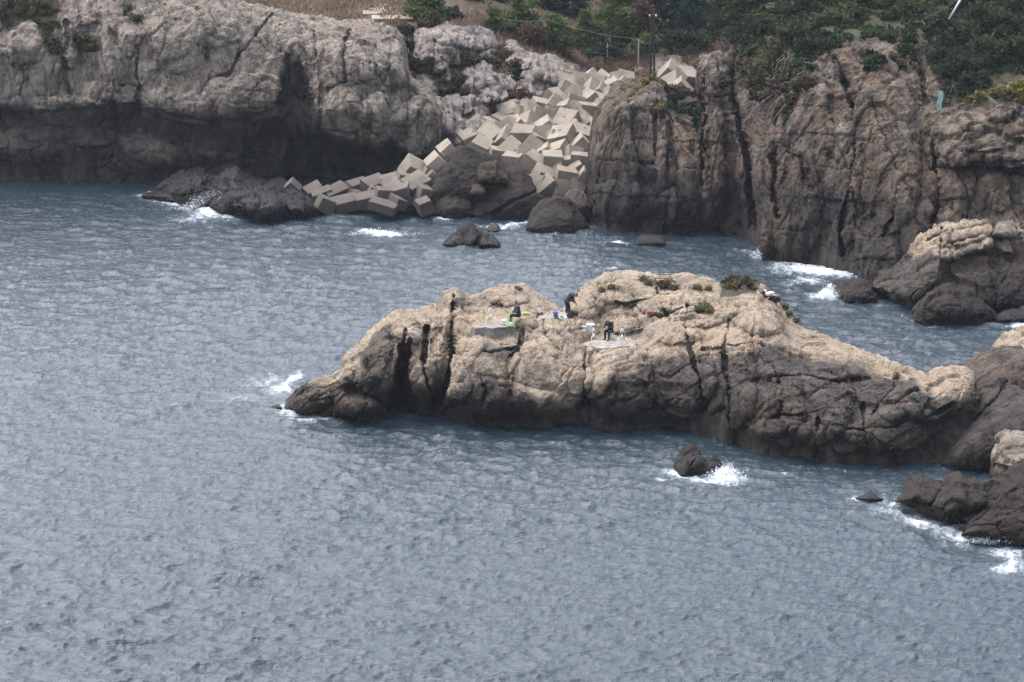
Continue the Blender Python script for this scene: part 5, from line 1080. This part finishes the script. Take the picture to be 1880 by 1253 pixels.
# ------------------------------------------------------------------ anglers and their gear
def capsule(bm, p0, p1, r0, r1, n=12):
    p0, p1 = Vector(p0), Vector(p1); t = p1 - p0; L = t.length; t.normalize()
    a = t.orthogonal().normalized(); b = t.cross(a)
    rings = []
    for k in range(1, 4):
        th = math.pi / 2 * k / 4; rings.append((p0 - t * r0 * math.cos(th), r0 * math.sin(th)))
    rings += [(p0, r0), (p1, r1)]
    for k in range(3, 0, -1):
        th = math.pi / 2 * k / 4; rings.append((p1 + t * r1 * math.cos(th), r1 * math.sin(th)))
    prev = None; c0 = bm.verts.new(p0 - t * r0)
    for c, r in rings:
        ring = [bm.verts.new(c + (a * math.cos(2 * math.pi * k / n) + b * math.sin(2 * math.pi * k / n)) * r) for k in range(n)]
        if prev:
            for k in range(n): bm.faces.new((prev[k], prev[(k + 1) % n], ring[(k + 1) % n], ring[k]))
        else:
            for k in range(n): bm.faces.new((c0, ring[(k + 1) % n], ring[k]))
        prev = ring
    c1 = bm.verts.new(p1 + t * r1)
    for k in range(n): bm.faces.new((prev[k], prev[(k + 1) % n], c1))
def ellipsoid(bm, c, r, rot=None):
    g = bmesh.ops.create_icosphere(bm, subdivisions=3, radius=1.0)
    Mx = Matrix.Translation(c) @ (rot.to_4x4() if rot is not None else Matrix.Identity(4)) @ Matrix.Diagonal((*r, 1))
    bmesh.ops.transform(bm, matrix=Mx, verts=g['verts'])
def fuse(name, bm, vox, mat, parent=None, smooth_it=3):
    bmesh.ops.recalc_face_normals(bm, faces=bm.faces)
    me = bpy.data.meshes.new(name); bm.to_mesh(me); bm.free()
    o = bpy.data.objects.new(name, me); COL.objects.link(o)
    m = o.modifiers.new("r", 'REMESH'); m.mode = 'VOXEL'; m.voxel_size = vox; m.use_smooth_shade = True
    s = o.modifiers.new("s", 'SMOOTH'); s.iterations = smooth_it; s.factor = .5
    dg = bpy.context.evaluated_depsgraph_get(); me2 = bpy.data.meshes.new_from_object(o.evaluated_get(dg), depsgraph=dg)
    o.modifiers.clear(); o.data = me2; me2.name = name; me2.materials.clear(); me2.materials.append(mat)
    bpy.data.meshes.remove(me); o.parent = parent
    return o
def hand(bm, wrist, dirn, palm_n, curl=.5, s=1.0):
    """palm, four unequal bent fingers and a thumb from the side of the palm"""
    d = Vector(dirn).normalized(); nrm = Vector(palm_n); nrm = (nrm - d * nrm.dot(d)).normalized(); w = d.cross(nrm)
    wr = Vector(wrist)
    for k in (-1, -.33, .33, 1): capsule(bm, wr + w * .012 * k * s, wr + d * .085 * s + w * .030 * k * s, .016 * s, .013 * s, 8)
    for k, L in ((-1, .066), (-.33, .082), (.33, .078), (1, .062)):
        p = wr + d * .088 * s + w * .030 * k * s; dd = d.copy()
        for j in range(3):
            dd = (dd * math.cos(curl) + nrm * math.sin(curl)).normalized(); q = p + dd * L * s * (.42, .32, .26)[j]
            capsule(bm, p, q, (.0095, .009, .008)[j] * s, (.009, .008, .007)[j] * s, 7); p = q
    p = wr + d * .025 * s - w * .030 * s; q = p + (d * .5 - w * .7 + nrm * .3).normalized() * .045 * s
    capsule(bm, p, q, .012 * s, .010 * s, 7); capsule(bm, q, q + (d * .8 + nrm * .5 - w * .1).normalized() * .035 * s, .010 * s, .008 * s, 7)
def person(label, loc, rz, J, top_mat, leg_mat, hair_mat, sleeve=1.0, bald=False, face_dir=None, extra=None, shoe='black', group="anglers on the islet"):
    """J: joints in the person's own frame (facing +Y, x to the right), hips hx etc."""
    b = bmesh.new(); v = {k: Vector(p) for k, p in J.items() if isinstance(p, tuple)}
    hd, nk, ch, pv = v['head'], v['neck'], v['chest'], v['pelvis']
    fd = Vector(J['look']).normalized(); upv = (hd - nk).normalized(); right = fd.cross(upv).normalized(); upv = right.cross(fd).normalized()
    rot = Matrix((right, fd, upv)).transposed()
    ellipsoid(b, hd, (.076, .096, .112), rot); ellipsoid(b, hd + fd * .025 - upv * .055, (.055, .066, .058), rot)
    capsule(b, hd + fd * .088 + upv * .012, hd + fd * .112 - upv * .022, .010, .014, 8)            # nose
    for s in (-1, 1): ellipsoid(b, hd + right * .079 * s - upv * .005, (.012, .02, .032), rot)      # ears
    capsule(b, hd + fd * .080 - right * .02 - upv * .058, hd + fd * .080 + right * .02 - upv * .058, .008, .008, 8)   # mouth
    for s in (-1, 1): capsule(b, hd + fd * .086 + right * .018 * s + upv * .022, hd + fd * .078 + right * .045 * s + upv * .022, .008, .007, 8)  # brow
    capsule(b, nk - (hd - nk) * .3, hd - upv * .05, .058, .052)
    capsule(b, pv, ch, .135, .155); 
    for s in 'LR':
        capsule(b, ch + (v['sh' + s] - ch) * .3 + Vector((0, 0, .02)), v['sh' + s], .085, .062)
        capsule(b, v['sh' + s], v['el' + s], .050, .038); capsule(b, v['el' + s], v['wr' + s], .038, .026)
        d = v['wr' + s] - v['el' + s]; hand(b, v['wr' + s], J.get('hd' + s, d), J.get('pn' + s, (0, 0, -1)), J.get('curl' + s, .5))
        capsule(b, v['hp' + s], v['kn' + s], .085, .058); capsule(b, v['kn' + s], v['an' + s], .052, .036)
        capsule(b, v['an' + s], v['an' + s] + Vector(J['toe' + s]) * .15, .035, .03)
    body = fuse("person", b, .008, M['skin'])
    body.location = loc; body.rotation_euler = (0, 0, rz)
    tag(body, label, "person", group)
    b = bmesh.new()                                                                                # jacket
    capsule(b, pv + (ch - pv) * .05, ch, .160, .180); ellipsoid(b, (ch * .55 + pv * .45), (.185, .15, .20))
    capsule(b, ch, nk - (hd - nk) * .25, .13, .075)
    for s in 'LR':
        capsule(b, ch + (v['sh' + s] - ch) * .35, v['sh' + s], .11, .088); capsule(b, v['sh' + s], v['el' + s], .078, .062)
        capsule(b, v['el' + s], v['el' + s] + (v['wr' + s] - v['el' + s]) * .92 * sleeve, .062, .045)
    fuse("jacket", b, .014, M[top_mat], body, 2)
    b = bmesh.new()                                                                                # trousers
    capsule(b, v['hpL'], v['hpR'], .125, .125); capsule(b, pv, pv + (ch - pv) * .12, .14, .14)
    for s in 'LR': capsule(b, v['hp' + s], v['kn' + s], .108, .082); capsule(b, v['kn' + s], v['an' + s], .080, .062)
    fuse("trousers", b, .014, M[leg_mat], body, 2)
    b = bmesh.new()
    for s in 'LR':
        t = Vector(J['toe' + s]).normalized(); capsule(b, v['an' + s] + Vector((0, 0, -.035)) - t * .05, v['an' + s] + t * .15 + Vector((0, 0, -.045)), .048, .042)
    fuse("shoes", b, .010, M[shoe], body, 1)
    b = bmesh.new()
    if bald:
        ellipsoid(b, hd - fd * .03 - upv * .012, (.080, .078, .070), rot)
    else:
        ellipsoid(b, hd - fd * .022 + upv * .024, (.084, .090, .104), rot)
    fuse("hair", b, .010, M[hair_mat], body, 1)
    if extra: extra(body, v)
    return body
def tripod(label, px, py, z, H, rz=0, spread=.42, dark_rod=False):
    P = on(px, py, z); rt = empty("tripod", P, rz); tag(rt, label, "tripod", "rod tripods on the islet")
    for k in range(3):
        a = math.pi / 2 + k * 2 * math.pi / 3; f = Vector((math.cos(a) * spread, math.sin(a) * spread, 0)); top = Vector((0, 0, H)); m = top.lerp(f, .5)
        MB().tube([top, m], .016, 8).tube([m, f], .011, 8).ball(f, .018, 1).ball(m, .021, 1).build("leg", M['alu'], rt, True)
    hd = MB().tube([(0, 0, H - .10), (0, 0, H + .04)], .022, 8).tube([(-.09, 0, H + .04), (.09, 0, H + .04)], .016, 8).tube([(-.09, 0, H + .03), (-.09, 0, H + .10)], .010, 6).tube([(.09, 0, H + .03), (.09, 0, H + .10)], .010, 6).ball((0, 0, H + .02), .034, 2)
    hd.build("head", M['black'], rt)
    bag = MB(); bag.lathe((0, 0, H * .38), [(.02, 0), (.085, .03), (.095, .10), (.06, .17), (.012, .24)], 12); bag.tube([(0, 0, H * .38 + .24), (0, 0, H - .08)], .006, 5)
    bag.build("weight_bag", M['cream'], rt, True)
    return rt
ZL, ZM, ZR = 4.72, 4.60, 3.84
def slab(name, label, poly, z, th, mat, cat, bulge=.05, seed=0):
    """poured concrete level: outline in plan from the survey, real thickness, chipped edge"""
    pts = [on(a, b, z) for a, b in poly]; g = random.Random(seed); out = []
    for i in range(len(pts)):
        a, b = pts[i], pts[(i + 1) % len(pts)]; n = max(2, int((b - a).length / .25))
        for k in range(n): out.append(a.lerp(b, k / n) + Vector((g.uniform(-bulge, bulge), g.uniform(-bulge, bulge), 0)))
    bm = bmesh.new(); vs = [bm.verts.new(p + Vector((0, 0, g.uniform(-.012, .012)))) for p in out]; f = bm.faces.new(vs)
    if f.normal.z < 0: f.normal_flip()
    r = bmesh.ops.extrude_face_region(bm, geom=[f])
    for v in [x for x in r['geom'] if isinstance(x, bmesh.types.BMVert)]: v.co.z -= th * g.uniform(.8, 1.15); v.co.y += g.uniform(-.05, .02)
    bmesh.ops.recalc_face_normals(bm, faces=bm.faces)
    me = bpy.data.meshes.new(name); bm.to_mesh(me); bm.free(); o = link(name, me, M[mat]); return tag(o, label, cat)
slab("concrete_platform", "thin pale concrete platform under the angler sitting on the white bucket", [(1061,633),(1074,630),(1090,624),(1101,625),(1118,619),(1136,622),(1146,627),(1169,631),(1163,636),(1138,637),(1124,640),(1098,640),(1088,636)], ZR + .06, .16, 'slab', "platform", .05, 1)
slab("concrete_step", "narrow pale concrete step just below the right platform", [(1100,644),(1104,641),(1134,641),(1136,645),(1120,646)], ZR - .10, .12, 'slab', "step", .04, 2)
slab("concrete_platform", "thick grey mortar platform with sheer front under the left tripod", [(866,601),(878,597),(890,594),(902,594),(926,592),(943,595),(946,599),(925,601),(906,603.5),(890,602),(872,604)], ZL + .06, 1.15, 'mortar', "platform", .05, 3)
slab("concrete_topping", "pale skim of concrete on top of the grey mortar platform", [(867,600),(880,597),(890,594),(902,595),(925,593),(941,596),(942,599),(924,600.5),(905,602.5),(890,600.8),(873,602)], ZL + .10, .05, 'slab', "slab", .04, 4)
slab("concrete_platform", "small pale platform on red bricks beside the blue bucket", [(984,585),(990,580),(1004,579),(1012,576),(1032,577),(1034,581),(1020,583),(1012,586)], ZM + .08, .14, 'slab', "platform", .04, 5)
bp = on(1000, 587, ZM - .12); brick = MB(); [brick.box(bp + Vector((i * .24 - .3, 0, -.05)), (.22, .16, .12), None, .01) for i in range(3)]
tag(brick.build("brick_course", M['brick']), "short row of red bricks under the small pale platform", "bricks")

# left angler: sits on the rock edge, turned left, hi-vis waterproofs over the lap
def sit(lean, x=0.0, look=(0, 1, -.35)):
    return dict(pelvis=(0, 0, .46), chest=(0, .06 + lean * .5, .86), neck=(0, .10 + lean * .8, 1.02), head=(0, .15 + lean, 1.16), look=look,
      hpL=(-.10, .02, .46), hpR=(.10, .02, .46), knL=(-.14, .46, .50), knR=(.14, .44, .48), anL=(-.13, .46, .08), anR=(.13, .52, .08), toeL=(0, 1, 0), toeR=(0, 1, 0),
      shL=(-.18, .07 + lean * .6, .96), shR=(.18, .07 + lean * .6, .96), elL=(-.26, .16 + lean * .5, .70), elR=(.26, .16 + lean * .5, .70), wrL=(-.08, .38, .72), wrR=(.08, .38, .72))
J = sit(.04, look=(-.1, 1, -.15)); J.update(elL=(-.27, .14, .72), wrL=(-.10, .36, .66), wrR=(.12, .34, .64), knR=(.16, .42, .46), anR=(.16, .40, .06), anL=(-.15, .50, .06))
def hiviz(body, v):
    b = bmesh.new(); capsule(b, v['hpR'] + Vector((.02, .08, .05)), v['knR'] + Vector((.02, -.04, .02)), .125, .105); capsule(b, v['knR'] + Vector((0, .0, 0)), v['anR'].lerp(v['knR'], .55), .095, .085); capsule(b, v['hpR'] + Vector((-.06, .1, .06)), v['hpL'] + Vector((.02, .12, .05)), .10, .09)
    fuse("rain_trousers", b, .014, M['neon'], body, 2)
PL = on(952, 596, ZL + .02)
person("angler in a charcoal jacket sitting with bright green waterproofs over the lap", PL + Vector((0, .1, .06)), R(100), J, 'charcoal', 'black', 'hair', extra=hiviz)
# standing angler bending over the bags
J = dict(pelvis=(0, -.10, .92), chest=(0, .18, 1.24), neck=(0, .36, 1.30), head=(0, .50, 1.24), look=(0, .55, -.85),
  hpL=(-.11, -.08, .90), hpR=(.11, -.08, .90), knL=(-.13, -.02, .50), knR=(.13, .04, .50), anL=(-.13, -.08, .09), anR=(.13, -.02, .09), toeL=(-.15, 1, 0), toeR=(.15, 1, 0),
  shL=(-.19, .22, 1.26), shR=(.19, .22, 1.26), elL=(-.23, .24, .98), elR=(.23, .28, .98), wrL=(-.10, .40, .80), wrR=(.10, .44, .82))
PM = on(1043, 584, ZM)
person("standing angler in dark navy clothes bending forward over the bags", PM + Vector((0, .15, .02)), R(-72), J, 'navy', 'navy', 'hair', sleeve=.6)
# right angler on a white bucket, fiddling with tackle
J = sit(.16, look=(-.05, .75, -.75)); J.update(wrL=(-.04, .40, .78), wrR=(.05, .38, .77), hdL=(.7, .7, 0), hdR=(-.7, .7, 0), curlL=.8, curlR=.8, anL=(-.16, .56, .08), anR=(.14, .42, .08), knL=(-.16, .46, .50), knR=(.13, .42, .49))
PR = on(1121, 622, ZR + .06)
person("bald angler in black sitting on a white bucket, looking down at his hands", PR, R(150), J, 'black', 'black', 'hairgrey', bald=True)

def bucket(label, loc, r, h, mat, lid=None, handle=True, group=None, name="bucket"):
    rt = empty(name, loc); tag(rt, label, "bucket", group)
    MB().lathe((0, 0, 0), [(r * .84, 0), (r * .9, h * .5), (r, h * .93), (r * 1.06, h * .94), (r * 1.06, h), (r * .97, h), (r * .95, h * .9)], 24).build("tub", M[mat], rt, True)
    if lid: MB().lathe((0, 0, h), [(r * 1.08, -.01), (r * 1.1, .015), (r * 1.0, .03), (r * .5, .035)], 24).build("lid", M[lid], rt, True)
    if handle: MB().tube([(r * 1.05 * math.cos(a), -.3 * r * abs(math.sin(a)) - .5 * r * math.sin(a), h * .93 - r * .8 * math.sin(a)) for a in [math.pi * k / 10 for k in range(11)]], .006, 5).build("handle", M['alu'], rt)
    return rt
bucket("round white bucket the bald angler is sitting on", PR + Vector((.0, .05, .0)), .17, .37, 'white', 'cream', False)
bucket("small white bucket at the feet of the angler with green waterproofs", on(924.5, 597, ZL + .1), .15, .30, 'white')
bucket("blue bucket between the small platform and the standing angler", on(1020, 583, ZM + .04), .15, .33, 'blue', None, True)
def tackle(label, px, py, z, sz, mat, lidm, rz=0.1):
    rt = empty("tackle_box", on(px, py, z), rz); tag(rt, label, "box", "white tackle boxes")
    MB().box((0, 0, sz[2] * .43), (sz[0], sz[1], sz[2] * .86), None, .03).build("box_body", M[mat], rt)
    MB().box((0, 0, sz[2] * .93), (sz[0] * 1.06, sz[1] * 1.06, sz[2] * .12), None, .02).build("lid", M[lidm], rt)
    MB().box((0, -sz[1] * .55, sz[2] * .82), (.07, .03, .09), None, .008).build("latch", M['alu'], rt)
tackle("smaller white box with grey lower half left of the larger box", 1071, 609, ZR + .30, (.30, .26, .34), 'white', 'white', .15)
tackle("larger cream box directly behind the middle tripod", 1084, 608, ZR + .30, (.46, .34, .40), 'cream', 'white', -.1)
tripod("white-legged rod tripod standing on the grey mortar platform", 901, 597, ZL + .1, 1.05, .2, .52)
tripod("white-legged rod tripod in front of the cream box", 1090, 632, ZR + .06, .98, .5, .36)
tripod("white-legged rod tripod right of the bald angler", 1142, 634, ZR + .06, 1.0, .1, .46)
# rods
def rod(label, a, b, r=.014):
    rt = MB().tube([a, a.lerp(b, .5), b], [r, r * .7, r * .3], 6).build("fishing_rod", M['black']); tag(rt, label, "fishing rod")
    q = a.lerp(b, .2); MB().lathe((0, 0, 0), [(.02, -.04), (.045, -.03), (.045, .03), (.02, .04)], 10).build("reel", M['alu'], rt).location = q
    return rt
rod("black fishing rod leaning down to the right of the right tripod", on(1152, 632, ZR + .06), on(1133, 634, ZR + .06) + Vector((0, 0, 1.02)))
rod("brown fishing rod sloping behind the bald angler's knees", on(1093, 622, ZR + .06) + Vector((0, .1, .55)), on(1118, 620, ZR + .06) + Vector((.2, .3, 1.5)), .012)
rod("dark fishing rod lying across the mortar platform", on(880, 598, ZL + .1) + Vector((0, 0, .03)), on(936, 597, ZL + .1) + Vector((0, .1, .12)), .012)
# bags
def rucksack(label, px, py, z, mat, rz, tilt, s=1.0):
    rt = empty("backpack", on(px, py, z), rz); rt.rotation_euler = (0, tilt, rz); tag(rt, label, "backpack")
    b = bmesh.new(); ellipsoid(b, (0, 0, .26 * s), (.19 * s, .14 * s, .28 * s)); capsule(b, (0, -.02, .1 * s), (0, 0, .4 * s), .16 * s, .10 * s); fuse("pack_body", b, .014, M[mat], rt, 3)
    b = bmesh.new(); ellipsoid(b, (0, -.14 * s, .20 * s), (.13 * s, .06 * s, .13 * s)); fuse("front_pocket", b, .012, M[mat], rt, 2)
    for sx in (-1, 1): MB().tube([(.09 * sx * s, .12 * s, .45 * s), (.13 * sx * s, .22 * s, .35 * s), (.13 * sx * s, .20 * s, .15 * s), (.10 * sx * s, .12 * s, .05 * s)], .018, 6).build("strap", M['black'], rt)
    MB().tube([(-.05, .0, .50 * s), (0, .0, .58 * s), (.05, .0, .50 * s)], .012, 6).build("handle", M['black'], rt)
rucksack("black backpack lying tilted against the rock beside the standing angler", 1064, 584, ZM + .02, 'black', .3, .75, .95)
rucksack("navy bag standing at the feet of the standing angler", 1048, 585, ZM, 'navy', -.3, .1, .85)
rt = empty("green_bag", on(938, 600, ZL + .1)); tag(rt, "pale green and white shopping bag at the seated angler's feet", "bag")
b = bmesh.new(); ellipsoid(b, (0, 0, .13), (.19, .10, .14)); capsule(b, (-.14, 0, .06), (.14, 0, .05), .085, .08); fuse("bag_body", b, .014, M['mint'], rt, 2)
MB().tube([(-.08, -.02, .30), (-.07, -.02, .45), (.03, -.02, .48), (.08, -.02, .30)], .014, 6).build("handle", M['neon'], rt)
MB().box((0, -.125, .12), (.20, .012, .10), None, .003).build("label_patch", M['white'], rt)
b = bmesh.new(); capsule(b, (0, 0, .03), (.34, .05, .03), .07, .04); capsule(b, (.1, .05, .05), (.3, .0, .03), .06, .05); o = fuse("cloth", b, .014, M['neon']); o.location = on(962, 577, ZL + .5); tag(o, "small yellow-green cloth lying right of the seated angler", "cloth")
b = bmesh.new(); capsule(b, (0, 0, .10), (0, 0, .34), .075, .06); capsule(b, (0, 0, .36), (0, 0, .46), .03, .022); o = fuse("bottle", b, .010, M['white']); o.location = on(990, 579, ZM + .1) + Vector((0, .2, 0)); tag(o, "white plastic bottle with a black cap on the small platform", "bottle"); MB().lathe((0, 0, .46), [(.032, 0), (.034, .03), (.03, .08)], 10).build("cap", M['black'], o)
rt = empty("tackle_tray", on(1034, 586, ZM), .2); tag(rt, "open tackle tray with dark contents between blue bucket and navy bag", "box")
MB().box((0, 0, .06), (.44, .30, .10), None, .015).build("tray", M['cream'], rt); MB().box((-.08, -.04, .13), (.2, .16, .05), None, .01).build("lure_box", M['black'], rt); MB().box((.02, .20, .20), (.44, .03, .26), Euler((-.5, 0, 0)), .01).build("lid", M['cream'], rt)
o = MB().box((0, 0, .15), (.5, .3, .22), Euler((.1, .2, .4)), .04).build("orange_stone", M['brick']); o.location = on(1193, 584, 5.2); o.location = surf('rock_islet', 1193, 581)[0]; tag(o, "loose orange-brown stone on the slope below the crest boulders", "stone")
# bench on the crest
p0 = surf('rock_islet', 1218, 514)[0]; rt = empty("bench", p0 + Vector((0, -.1, -.05)), .05); tag(rt, "low rusty plank bench on the crest of the islet", "bench")
MB().box((0, 0, .17), (1.1, .28, .045), None, .008).build("seat", M['timber'], rt); MB().box((.1, .20, .33), (.85, .04, .05), None, .008).build("backrest", M['timber'], rt)
for x in (-.5, .5): MB().box((x, 0, .03), (.06, .26, .24), None, .006).build("leg", M['timber'], rt)
for x in (-.2, .42): MB().box((x, .19, .25), (.04, .03, .18), None, .004).build("back_post", M['timber'], rt)
# gull
gp = surf('rock_islet', 1413, 553)[0] + Vector((0, -.15, .28)); b = bmesh.new()
ellipsoid(b, (0, 0, .16), (.09, .20, .10), Euler((-.25, 0, 0)).to_matrix()); capsule(b, (0, .14, .20), (0, .19, .30), .055, .045); ellipsoid(b, (0, .21, .32), (.045, .055, .045)); capsule(b, (0, -.16, .12), (0, -.32, .08), .05, .015)
for s in (-1, 1): capsule(b, (.03 * s, .0, .10), (.03 * s, .02, -.02), .010, .008, 6); capsule(b, (.03 * s, .02, -.02), (.03 * s, .08, -.025), .010, .012, 6)
gl = fuse("gull", b, .009, M['white']); gl.location = gp; gl.rotation_euler = (0, 0, R(80)); gl.scale = (1.25,) * 3; tag(gl, "white gull standing among russet plants on the islet's right shoulder", "gull")
MB().tube([(0, .25, .32), (0, .31, .305)], [.014, .006], 6).build("beak", M['yellow'], gl)
b = bmesh.new()
for s in (-1, 1): ellipsoid(b, (.075 * s, -.05, .17), (.025, .20, .07), Euler((-.2, 0, 0)).to_matrix())
fuse("wings", b, .012, M['alu'], gl, 1)
# ------------------------------------------------------------------ poles, posts, wires, slabs on the land
b0 = Vector(at(1194, 152, 247).tolist()); rt = empty("utility_pole", b0); tag(rt, "rusty steel twin-rail utility pole rising behind the flat cliff block", "utility pole")
kk = 247 / F; Hh = 122 * kk
r1 = MB().tube([(0, 0, 0), (.05, 0, Hh)], .085, 6).build("rail", M['rustmetal'], rt); r2 = MB().tube([(8 * kk, 0, 0), (4.0 * kk, 0, Hh)], .085, 6).build("rail", M['rustmetal'], rt)
for i in range(9):
    z0, z1 = Hh * i / 9, Hh * (i + 1) / 9; f0, f1 = 8 - 4 * i / 9, 8 - 4 * (i + 1) / 9
    MB().tube([(0, 0, z0), (f1 * kk, 0, z1)], .022, 5).build("brace", M['rustmetal'], rt)
MB().tube([(-.12, 0, Hh), (.42, 0, Hh)], .04, 6).build("crossbar", M['rustmetal'], rt)
for x in (-.1, .40): MB().lathe((x, 0, Hh), [(.03, 0), (.06, .03), (.04, .07), (.07, .11), (.03, .17)], 10).build("insulator", M['white'], rt, True)
def post(label, px, base, top, Y, mat, r=.05):
    p = Vector(at(px, base, Y).tolist()); h = (base - top) * Y / F * 1.02; o = MB().tube([(0, 0, -.3), (0, 0, h * .6), (.02, 0, h)], [r, r, r * .8], 8).build("fence_post", M[mat]); o.location = p; tag(o, label, "post", "thin posts on the brown bank")
    return p + Vector((0, 0, h))
a = post("tall thin dark post among the middle pines", 1005, 101, 38, 268, 'rustmetal', .045); c = post("pale post just left of the steel utility pole", 1172, 112, 73, 262, 'post', .06); d = post("short pale post between the dark post and the pale one", 1115, 99, 80, 266, 'post', .05)
dd = post("short dark post on the slope above the long outcrop", 926, 82, 40, 268, 'rustmetal', .035)
def wire(label, pts, sag=.3, r=.010, mat='wire'):
    out = []
    for i in range(len(pts) - 1):
        for k in range(10):
            t_ = k / 10; q = pts[i].lerp(pts[i + 1], t_); q.z -= sag * 4 * t_ * (1 - t_); out.append(q)
    out.append(pts[-1]); tag(MB().tube(out, r, 5).build("wire", M[mat]), label, "wire")
wire("long sagging wire strung from the left pines past the posts to the utility pole", [Vector(at(905, 30, 270).tolist()), a, c, b0 + Vector((0, 0, Hh * .62))], .25)
o = MB().tube([Vector(at(1742, 36, 226).tolist()), Vector(at(1768, -8, 225.5).tolist())], [.06, .085], 10).build("leaning_pole", M['white'], None, True); tag(o, "white pole leaning out of the green scrub at the top right", "pole")
wire("dark cable drooping through the scrub to the foot of the leaning white pole", [Vector(at(1675, 40, 225).tolist()), Vector(at(1700, 32, 225).tolist()), Vector(at(1765, -6, 225).tolist())], .15, .03, 'timber')
def flat_slab(label, px, py, w, dpt, th, rz, Y=None, name="path_slab", mat='concrete'):
    p = surf('hillside', px, py)[0]; th = .14; o = MB().box((0, 0, th * .3), (w, dpt, th), None, .03, .06, rnd).build(name, M[mat]); o.location = p; o.rotation_euler = (0.09, 0, rz); return tag(o, label, "slab", "old concrete slabs on the headland")
flat_slab("broad pale slab in the dry field left of the bright pine bush", 702, 20, 3.4, 3.0, .2, .1)
flat_slab("long narrow pale slab behind the broad one", 672, 11, 3.6, 2.0, .2, -.1)
flat_slab("thin pale slab edge above the scrubby bank", 722, 36, 3.6, 1.5, .35, .03)
# teal netting
nt = []  # teal stain on the pillar, modelled as a thin draped surface
for i in range(15):
    for j in range(6):
        q = at(1721 + j * 1.9 + 2 * math.sin(i * .5), 168 + i * 2.9, surf('right_cliff', 1721 + j * 1.9, 168 + i * 2.9)[0].y - .35 + .10 * math.sin(j * 2.1)); nt.append(q)
me = mesh_np("sheet", np.array(nt), grid_faces(15, 6)); o = link("sheet", me, plain("faded_teal_sheet", (0.045, 0.10, 0.09), .9)); so = o.modifiers.new("t", 'SOLIDIFY'); so.thickness = .03
tag(o, "faded teal netting standing for a stain on the pale pillar of the right cliff", "sheet")
# ------------------------------------------------------------------ spray and haze
def spray(label, px, py, w, h, n, seed, dirx=0.0):
    """droplets and torn sheets thrown up where a wave breaks"""
    g = np.random.default_rng(seed); P0 = np.array(on(px, py, 0.15)); k = P0[1] / F
    n = int(n * 1.1); u = g.normal(size=n) * .5; a = np.abs(g.normal(size=n)) * .5
    C = np.stack([u * w * k, g.normal(size=n) * .35, a * h * k * np.exp(-u * u * 1.5)], -1) + P0; C[:, 0] += dirx * (C[:, 2] - P0[2])
    o = cards(C, .045, 1.6, .4, g.uniform(0, 1, n), "wave_spray", 'foam', None, seed); tag(o, label, "spray", kind="stuff")
M['foam'] = plain("foam_white", (0.80, 0.82, 0.83), .8)
spray("spray thrown up where the wave breaks against the reef", 386, 384, 60, 26, 2600, 1)
spray("spray around the jagged two-horned rock", 1334, 872, 30, 20, 1100, 2)
spray("spray between the two shore rocks at bottom right", 1788, 952, 26, 22, 1000, 3)
spray("spray left of the low boulder under the right cliff", 1520, 545, 22, 22, 800, 4)
spray("small spray burst at the foot of the right cliff", 1560, 486, 14, 18, 450, 5)
spray("spray along the foot of the big shore rock", 1830, 992, 60, 14, 1000, 6)
spray("thin spray at the left foot of the right cliff", 1393, 470, 16, 14, 300, 7)
spray("low crest of white water left of the twin-peaked rock", 700, 430, 60, 8, 700, 8)
# haze: a closed box of even, thin sea air
t = NT("sea_air"); t.n.remove(t.b)
pv = t.node("ShaderNodeVolumePrincipled"); pv.inputs["Color"].default_value = (0.78, 0.86, 1.0, 1); pv.inputs["Density"].default_value = 0.00007; pv.inputs["Anisotropy"].default_value = 0.2
t.l.new(pv.outputs[0], t.n["Material Output"].inputs["Volume"])
hz = MB().box((0, 190, 22.0), (1000, 420, 50)).build("haze", t.m); tag(hz, kind="stuff")
